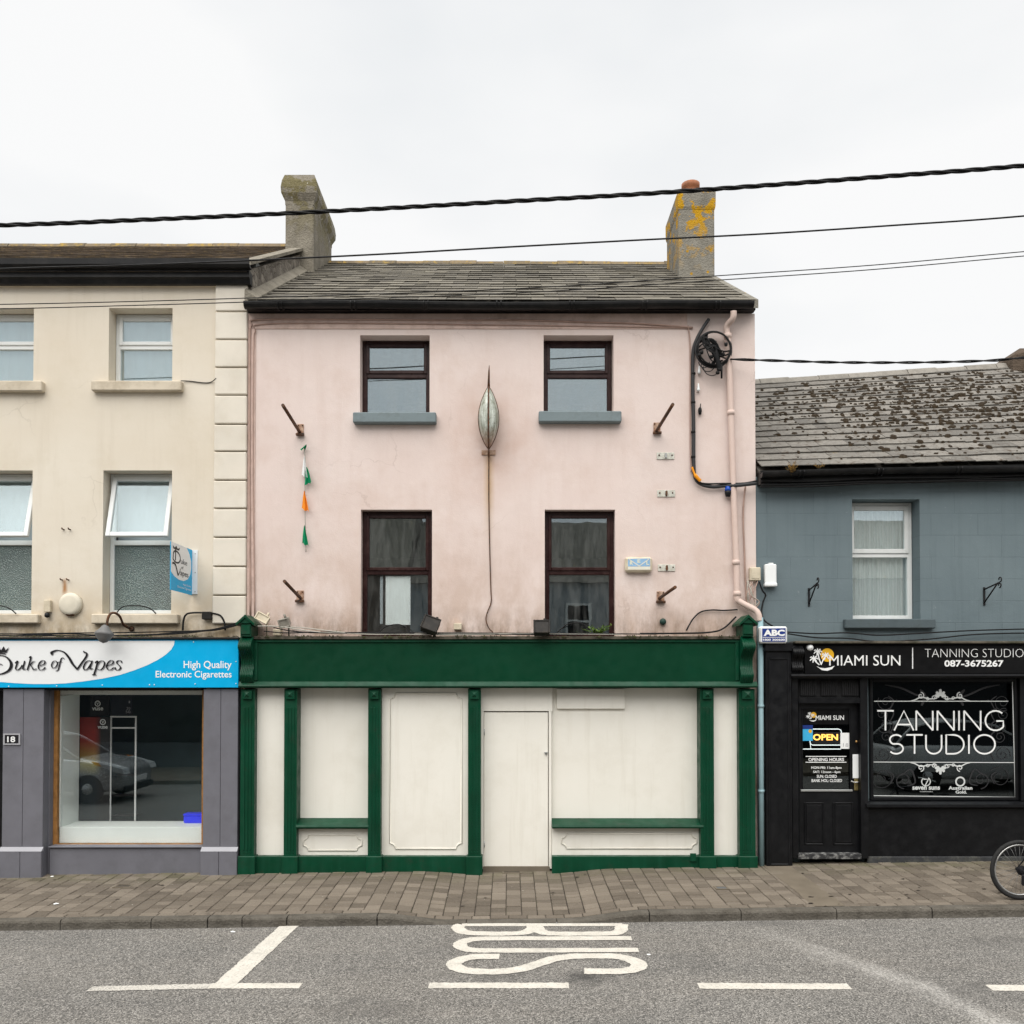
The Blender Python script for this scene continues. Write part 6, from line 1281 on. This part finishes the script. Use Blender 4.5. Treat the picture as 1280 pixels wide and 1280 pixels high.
# ------------------------------------------------------------ bicycle at the right edge (rear wheel in view)
wb = onpave(1275, 1124.5); WR = .325; wx, wy = wb.x, wb.y; wz = pave_z(wx, wy) + WR
bike = thing('bicycle', 'parked bicycle at the right edge with its rear wheel in view', 'bicycle', (wx + .5, wy, wz - WR)); FR = plain('bike_frame_paint', (.02, .022, .026), .35)
def wheel(cx, cz, nm, rear):
    w = G().tube([(cx + (WR - .021) * math.cos(a), wy, cz + (WR - .021) * math.sin(a)) for a in [6.283 * i / 48 for i in range(48)]], .022, 10, closed=True).build(nm, RUBBER, bike)
    G().tube([(cx + (WR - .052) * math.cos(a), wy, cz + (WR - .052) * math.sin(a)) for a in [6.283 * i / 48 for i in range(48)]], .011, 8, closed=True).build('rim', ALLOY, w)
    s = G()
    for i in range(32):
        a = 6.283 * i / 32; b = a + (.5 if i % 2 else -.5) * (1 if (i // 2) % 2 else -1); sd_ = .032 if i % 2 else -.032
        s.tube([(cx + .02 * math.cos(b), wy + sd_, cz + .02 * math.sin(b)), (cx + (WR - .06) * math.cos(a), wy, cz + (WR - .06) * math.sin(a))], .0016, 4)
    s.build('spokes', plain('spoke_steel', (.22, .22, .22), .4, .8), w); G().lathe([(.012, -.06), (.022, -.05), (.022, -.03), (.014, -.02), (.014, .02), (.022, .03), (.022, .05), (.012, .06)], (cx, wy, cz), 'y', 14).build('hub', INKB, w)
    if rear:
        for i in range(5): G().lathe([(.028 + .006 * i, -.002), (.03 + .006 * i, 0), (.028 + .006 * i, .002)], (cx, wy - .034 - .005 * (4 - i), cz), 'y', 20).build('sprocket', INKB, w)
        G().box(cx - .01, cx + .03, wy - .07, wy - .04, cz - .16, cz - .04, .008).build('derailleur', INKB, w)
wheel(wx, wz, 'rear_wheel', True); wheel(wx + 1.04, wz + SLOPE * 1.04, 'front_wheel', False)
bb = Vector((wx + .44, wy, wz - .05)); sp_ = Vector((wx + .30, wy, wz + .42)); hd = Vector((wx + .82, wy, wz + .46)); hb_ = Vector((wx + .86, wy, wz + .34)); fk = Vector((wx + 1.04, wy, wz + .014))
g = G()
for a, b, r in ((bb, sp_ + Vector((0, 0, .1)), .016), (sp_, hd, .017), (bb, hb_, .02), (hd, hb_, .02)): g.tube([a, b], r, 10)
for s in (-.055, .055): g.tube([bb + Vector((-.03, s * .5, 0)), Vector((wx, wy + s, wz))], .009, 8); g.tube([sp_ + Vector((0, s * .4, -.02)), Vector((wx, wy + s, wz))], .008, 8)
g.build('frame', FR, bike); g = G()
for s in (-.05, .05): g.tube([hb_ + Vector((0, s * .6, 0)), fk + Vector((0, s, 0))], .012, 8)
g.build('fork', FR, bike); G().tube(smooth_pts([hd + Vector((-.03, .28, .09)), hd + Vector((-.01, .1, .09)), hd + Vector((.03, 0, .08)), hd + Vector((-.01, -.1, .09)), hd + Vector((-.03, -.28, .09))], 5), .012, 8).build('handlebar', ALLOY, bike); G().tube([hd, hd + Vector((.03, 0, .08))], .015, 8).build('stem', ALLOY, bike)
G().lathe([(.0, 0), (.06, 0), (.075, .03), (.03, .055), (0, .055)], (sp_.x - .02, wy, sp_.z + .11), 'z', 14).build('saddle', INKB, bike)
G().lathe([(.085, -.004), (.09, 0), (.085, .004)], (bb.x, wy - .045, bb.z), 'y', 28).build('chainring', ALLOY, bike)
G().tube([bb + Vector((0, -.06, 0)), bb + Vector((.06, -.065, -.155))], .009, 6).tube([bb + Vector((0, .06, 0)), bb + Vector((-.06, .065, .155))], .009, 6).build('cranks', ALLOY, bike); G().box(bb.x + .02, bb.x + .10, wy - .15, wy - .07, bb.z - .17, bb.z - .15).build('pedal', INKB, bike)
G().tube([bb + Vector((-.08, .04, 0)), (bb.x - .14, wy + .20, pave_z(bb.x - .14, wy + .2) + .006)], .009, 6).build('kickstand', ALLOY, bike)

# ------------------------------------------------------------ the other side of the street (seen in the window reflections)
fp = G().box(-18, 18, -14.6, -10.9, -.4, ROADZ + .1); 
for i, v in enumerate(fp.v): fp.v[i] = (v[0], v[1], v[2] + SLOPE * v[0])
fp.build('far_pavement', CONC, None, kind='structure')
def opposite(lab, X0, X1, zt, rz, wm, wins, shopm, sign=None, chim=None):
    Y = -14.6; t = thing('opposite_house', lab, 'house', ((X0 + X1) / 2, Y, 0), 'houses across the street')
    g = G().box(X0, X1, Y - 7, Y, -.5, zt); g.build('wall', wm, t)
    g = G(); E = .2; g.add([(X0, Y + E, zt), (X1, Y + E, zt), (X1, Y - 3.5, rz), (X0, Y - 3.5, rz), (X0, Y - 7.2, zt), (X1, Y - 7.2, zt)], [(0, 1, 2, 3), (3, 2, 5, 4), (0, 3, 4), (1, 5, 2), (0, 4, 5, 1)]); g.build('roof', SLATE, t)
    for (a, b, c, d) in wins:
        w = frame(a, b, c, d, Y + .0, .07, .05).box(a + .07, b - .07, Y + .002, Y + .045, (c + d) / 2 - .03, (c + d) / 2 + .03).build('window', WHITEPVC, t); G().box(a + .06, b - .06, Y + .004, Y + .012, c + .06, d - .06).build('pane', CARG, w); G().box(a - .1, b + .1, Y, Y + .12, c - .1, c - .002).build('sill', GREYL, w)
    G().box(X0 + .3, X1 - .3, Y, Y + .15, -.2, .55).box(X0 + .3, X0 + .6, Y, Y + .16, .55, 2.5).box(X1 - .6, X1 - .3, Y, Y + .16, .55, 2.5).build('shopfront', shopm, t); G().box(X0 + .6, X1 - .6, Y, Y + .05, .55, 2.3).build('shop_pane', CARG, t); f = G().box(X0 + .2, X1 - .2, Y, Y + .28, 2.3, 2.85, .01).build('fascia', shopm, t)
    if sign:
        class OI(Ink):
            def P(s, u, v): return Vector((X1 - .2 - (X1 - X0 - .4) * u, Y + .285, 2.85 - .55 * v))
        OI(0).text(sign, .08, .25, .92, .78).build('lettering', plain('gold_lettering', (.45, .30, .10), .5), f)
    if chim: G().box(*chim).build('chimney', STONE, t)
opposite('grey rendered house across the street, mirrored in the pink house windows', -3.0, 5.2, 5.35, 7.8, paint('grey_opposite_wall', (.30, .33, .345), .85, .12, 1), [(1.7, 2.5, 3.6, 4.75), (3.9, 4.2, 3.3, 4.9), (-2.2, -1.4, 3.3, 4.9)], plain('grey_front', (.1, .1, .11), .5))
opposite('dark brick house across the street with a tall chimney', -19, -3.05, 5.6, 8.6, paint('brick_opposite_wall', (.19, .155, .13), .85, .2, 3), [(-5.2, -4.3, 3.4, 4.9), (-8.0, -7.1, 3.4, 4.9), (-10.4, -9.5, 3.4, 4.9)], plain('dark_front', (.09, .105, .115), .5), None, (-4.75, -3.7, -18.8, -17.8, 6.5, 10.6))
opposite('house across the street with a dark shop sign mirrored in the tanning shop window', 5.25, 15.5, 5.5, 7.9, paint('stone_opposite_wall', (.30, .28, .25), .85, .15, 2), [(6.4, 7.3, 3.3, 4.9), (9.2, 10.1, 3.3, 4.9), (12.2, 13.1, 3.3, 4.9)], plain('black_front', (.015, .013, .012), .5), 'FOOTWEAR')
def car(lab, xf, yc, m, face=1):
    """hatchback whose nose is at xf, pointing along +X (face=1) or -X; lofted body with wheels, glass and lights"""
    z0 = ROADZ + SLOPE * xf; L = 4.1; t = thing('parked_car', lab, 'car', (xf - face * L / 2, yc, z0), 'cars parked across the street')
    st = [(0, .40, .66, .60), (.04, .30, .74, .70), (.18, .24, .81, .80), (.5, .22, .89, .86), (1.0, .22, .98, .88), (1.3, .22, 1.0, .89), (2.2, .22, 1.01, .9), (3.4, .22, 1.02, .9), (3.9, .24, 1.0, .87), (4.08, .30, .92, .82), (4.1, .36, .86, .78)]
    vs = []; k = 20
    for s, zb, zt, hw in st:
        for i in range(k):
            a = 2 * math.pi * i / k; c, sn = math.cos(a), math.sin(a); cc_ = math.copysign(abs(c) ** .3, c); ss = math.copysign(abs(sn) ** .3, sn); vs.append((xf - face * s, yc + cc_ * hw, z0 + (zb + zt) / 2 + ss * (zt - zb) / 2))
    n = len(st); b = G().add(vs, [(i * k + j, i * k + (j + 1) % k, (i + 1) * k + (j + 1) % k, (i + 1) * k + j) for i in range(n - 1) for j in range(k)] + [tuple(range(k))[::-1], tuple((n - 1) * k + j for j in range(k))], True).build('body', m, t)
    ro = [(1.0, .94, .95, .80), (1.75, .94, 1.40, .66), (2.2, .94, 1.49, .64), (3.1, .94, 1.48, .64), (3.6, .94, 1.36, .66), (4.0, .94, .97, .76)]; P = []
    def ring(o): return [(xf - face * s, yc + sg * h, z0 + z) for s, z, h, sg in o]
    vs = []
    for s, zb, zt, hw in ro: vs += [(xf - face * s, yc - hw - .16 * min(1, (zt - .94) * 2.0) , z0 + zb), (xf - face * s, yc - hw, z0 + zt), (xf - face * s, yc + hw, z0 + zt), (xf - face * s, yc + hw + .16 * min(1, (zt - .94) * 2.0), z0 + zb)]
    G().add(vs, [(i * 4 + j, i * 4 + j + 1, i * 4 + j + 5, i * 4 + j + 4) for i in range(5) for j in range(3)]).build('cabin_glass', CARG, t)
    q = []; 
    for s, zb, zt, hw in ro[1:5]: q += [(xf - face * s, yc - hw - .01, z0 + zt + .006), (xf - face * s, yc, z0 + zt + .03), (xf - face * s, yc + hw + .01, z0 + zt + .006)]
    G().add(q, [(i * 3 + j, i * 3 + j + 1, i * 3 + j + 4, i * 3 + j + 3) for i in range(3) for j in range(2)], True).build('roof_panel', m, t); g = G()
    for sg in (-1, 1): g.tube([(xf - face * s, yc + sg * (hw + .005), z0 + zt) for s, zb, zt, hw in ro], .028, 6)
    g.build('roof_pillars', m, t)
    for s in (.78, 3.35):
        for sg in (-1, 1): w = G().lathe([(.19, -.09), (.30, -.1), (.315, -.06), (.315, .06), (.30, .1), (.19, .09)], (xf - face * s, yc + sg * .80, z0 + .315), 'y', 22).build('wheel', RUBBER, t); G().lathe([(.0, -.095), (.17, -.088), (.2, -.05), (.2, .05), (.17, .088), (0, .095)], (xf - face * s, yc + sg * .80, z0 + .315), 'y', 14).build('rim', ALLOY, w)
    for sg in (-1, 1):
        ya, yb = sorted((yc + sg * .56, yc + sg * .875)); hl = [(.02, .62), (.07, .74), (.6, .88), (.52, .78), (.2, .66)]
        G().prism([(xf - face * (a_ - .03), z0 + b_ + .012) for a_, b_ in hl], 'y', ya, yb).build('headlight', GLOSSY, t)
        G().prism([(xf - face * a_, z0 + b_ + .012) for a_, b_ in ((.48, .79), (.56, .88), (.70, .90), (.62, .83))], 'y', yc + sg * .86, yc + sg * .885).build('indicator', AMBER, t)
    G().box(xf - face * .03 - .05, xf - face * .03 + .04, yc - .72, yc + .72, z0 + .22, z0 + .36, .03).build('bumper', INKB, t)
    G().box(xf - .012, xf + .012, yc - .3, yc + .3, z0 + .42, z0 + .54).build('number_plate', INKW, t); G().box(xf - face * .03 - .02, xf - face * .03 + .02, yc - .45, yc + .45, z0 + .26, z0 + .40).build('grille', INKB, t)
GLOSSY = plain('headlight_lens', (.55, .57, .58), .08)
car('silver hatchback parked across the street, mirrored in the vape shop window', -8.35, -8.3, CARS); car('pale hatchback parked across the street, mirrored in the tanning shop window', 12.4, -8.3, CARW)
car('silver hatchback parked across the street behind the camera', 5.2, -9.75, CARS, -1) if False else None
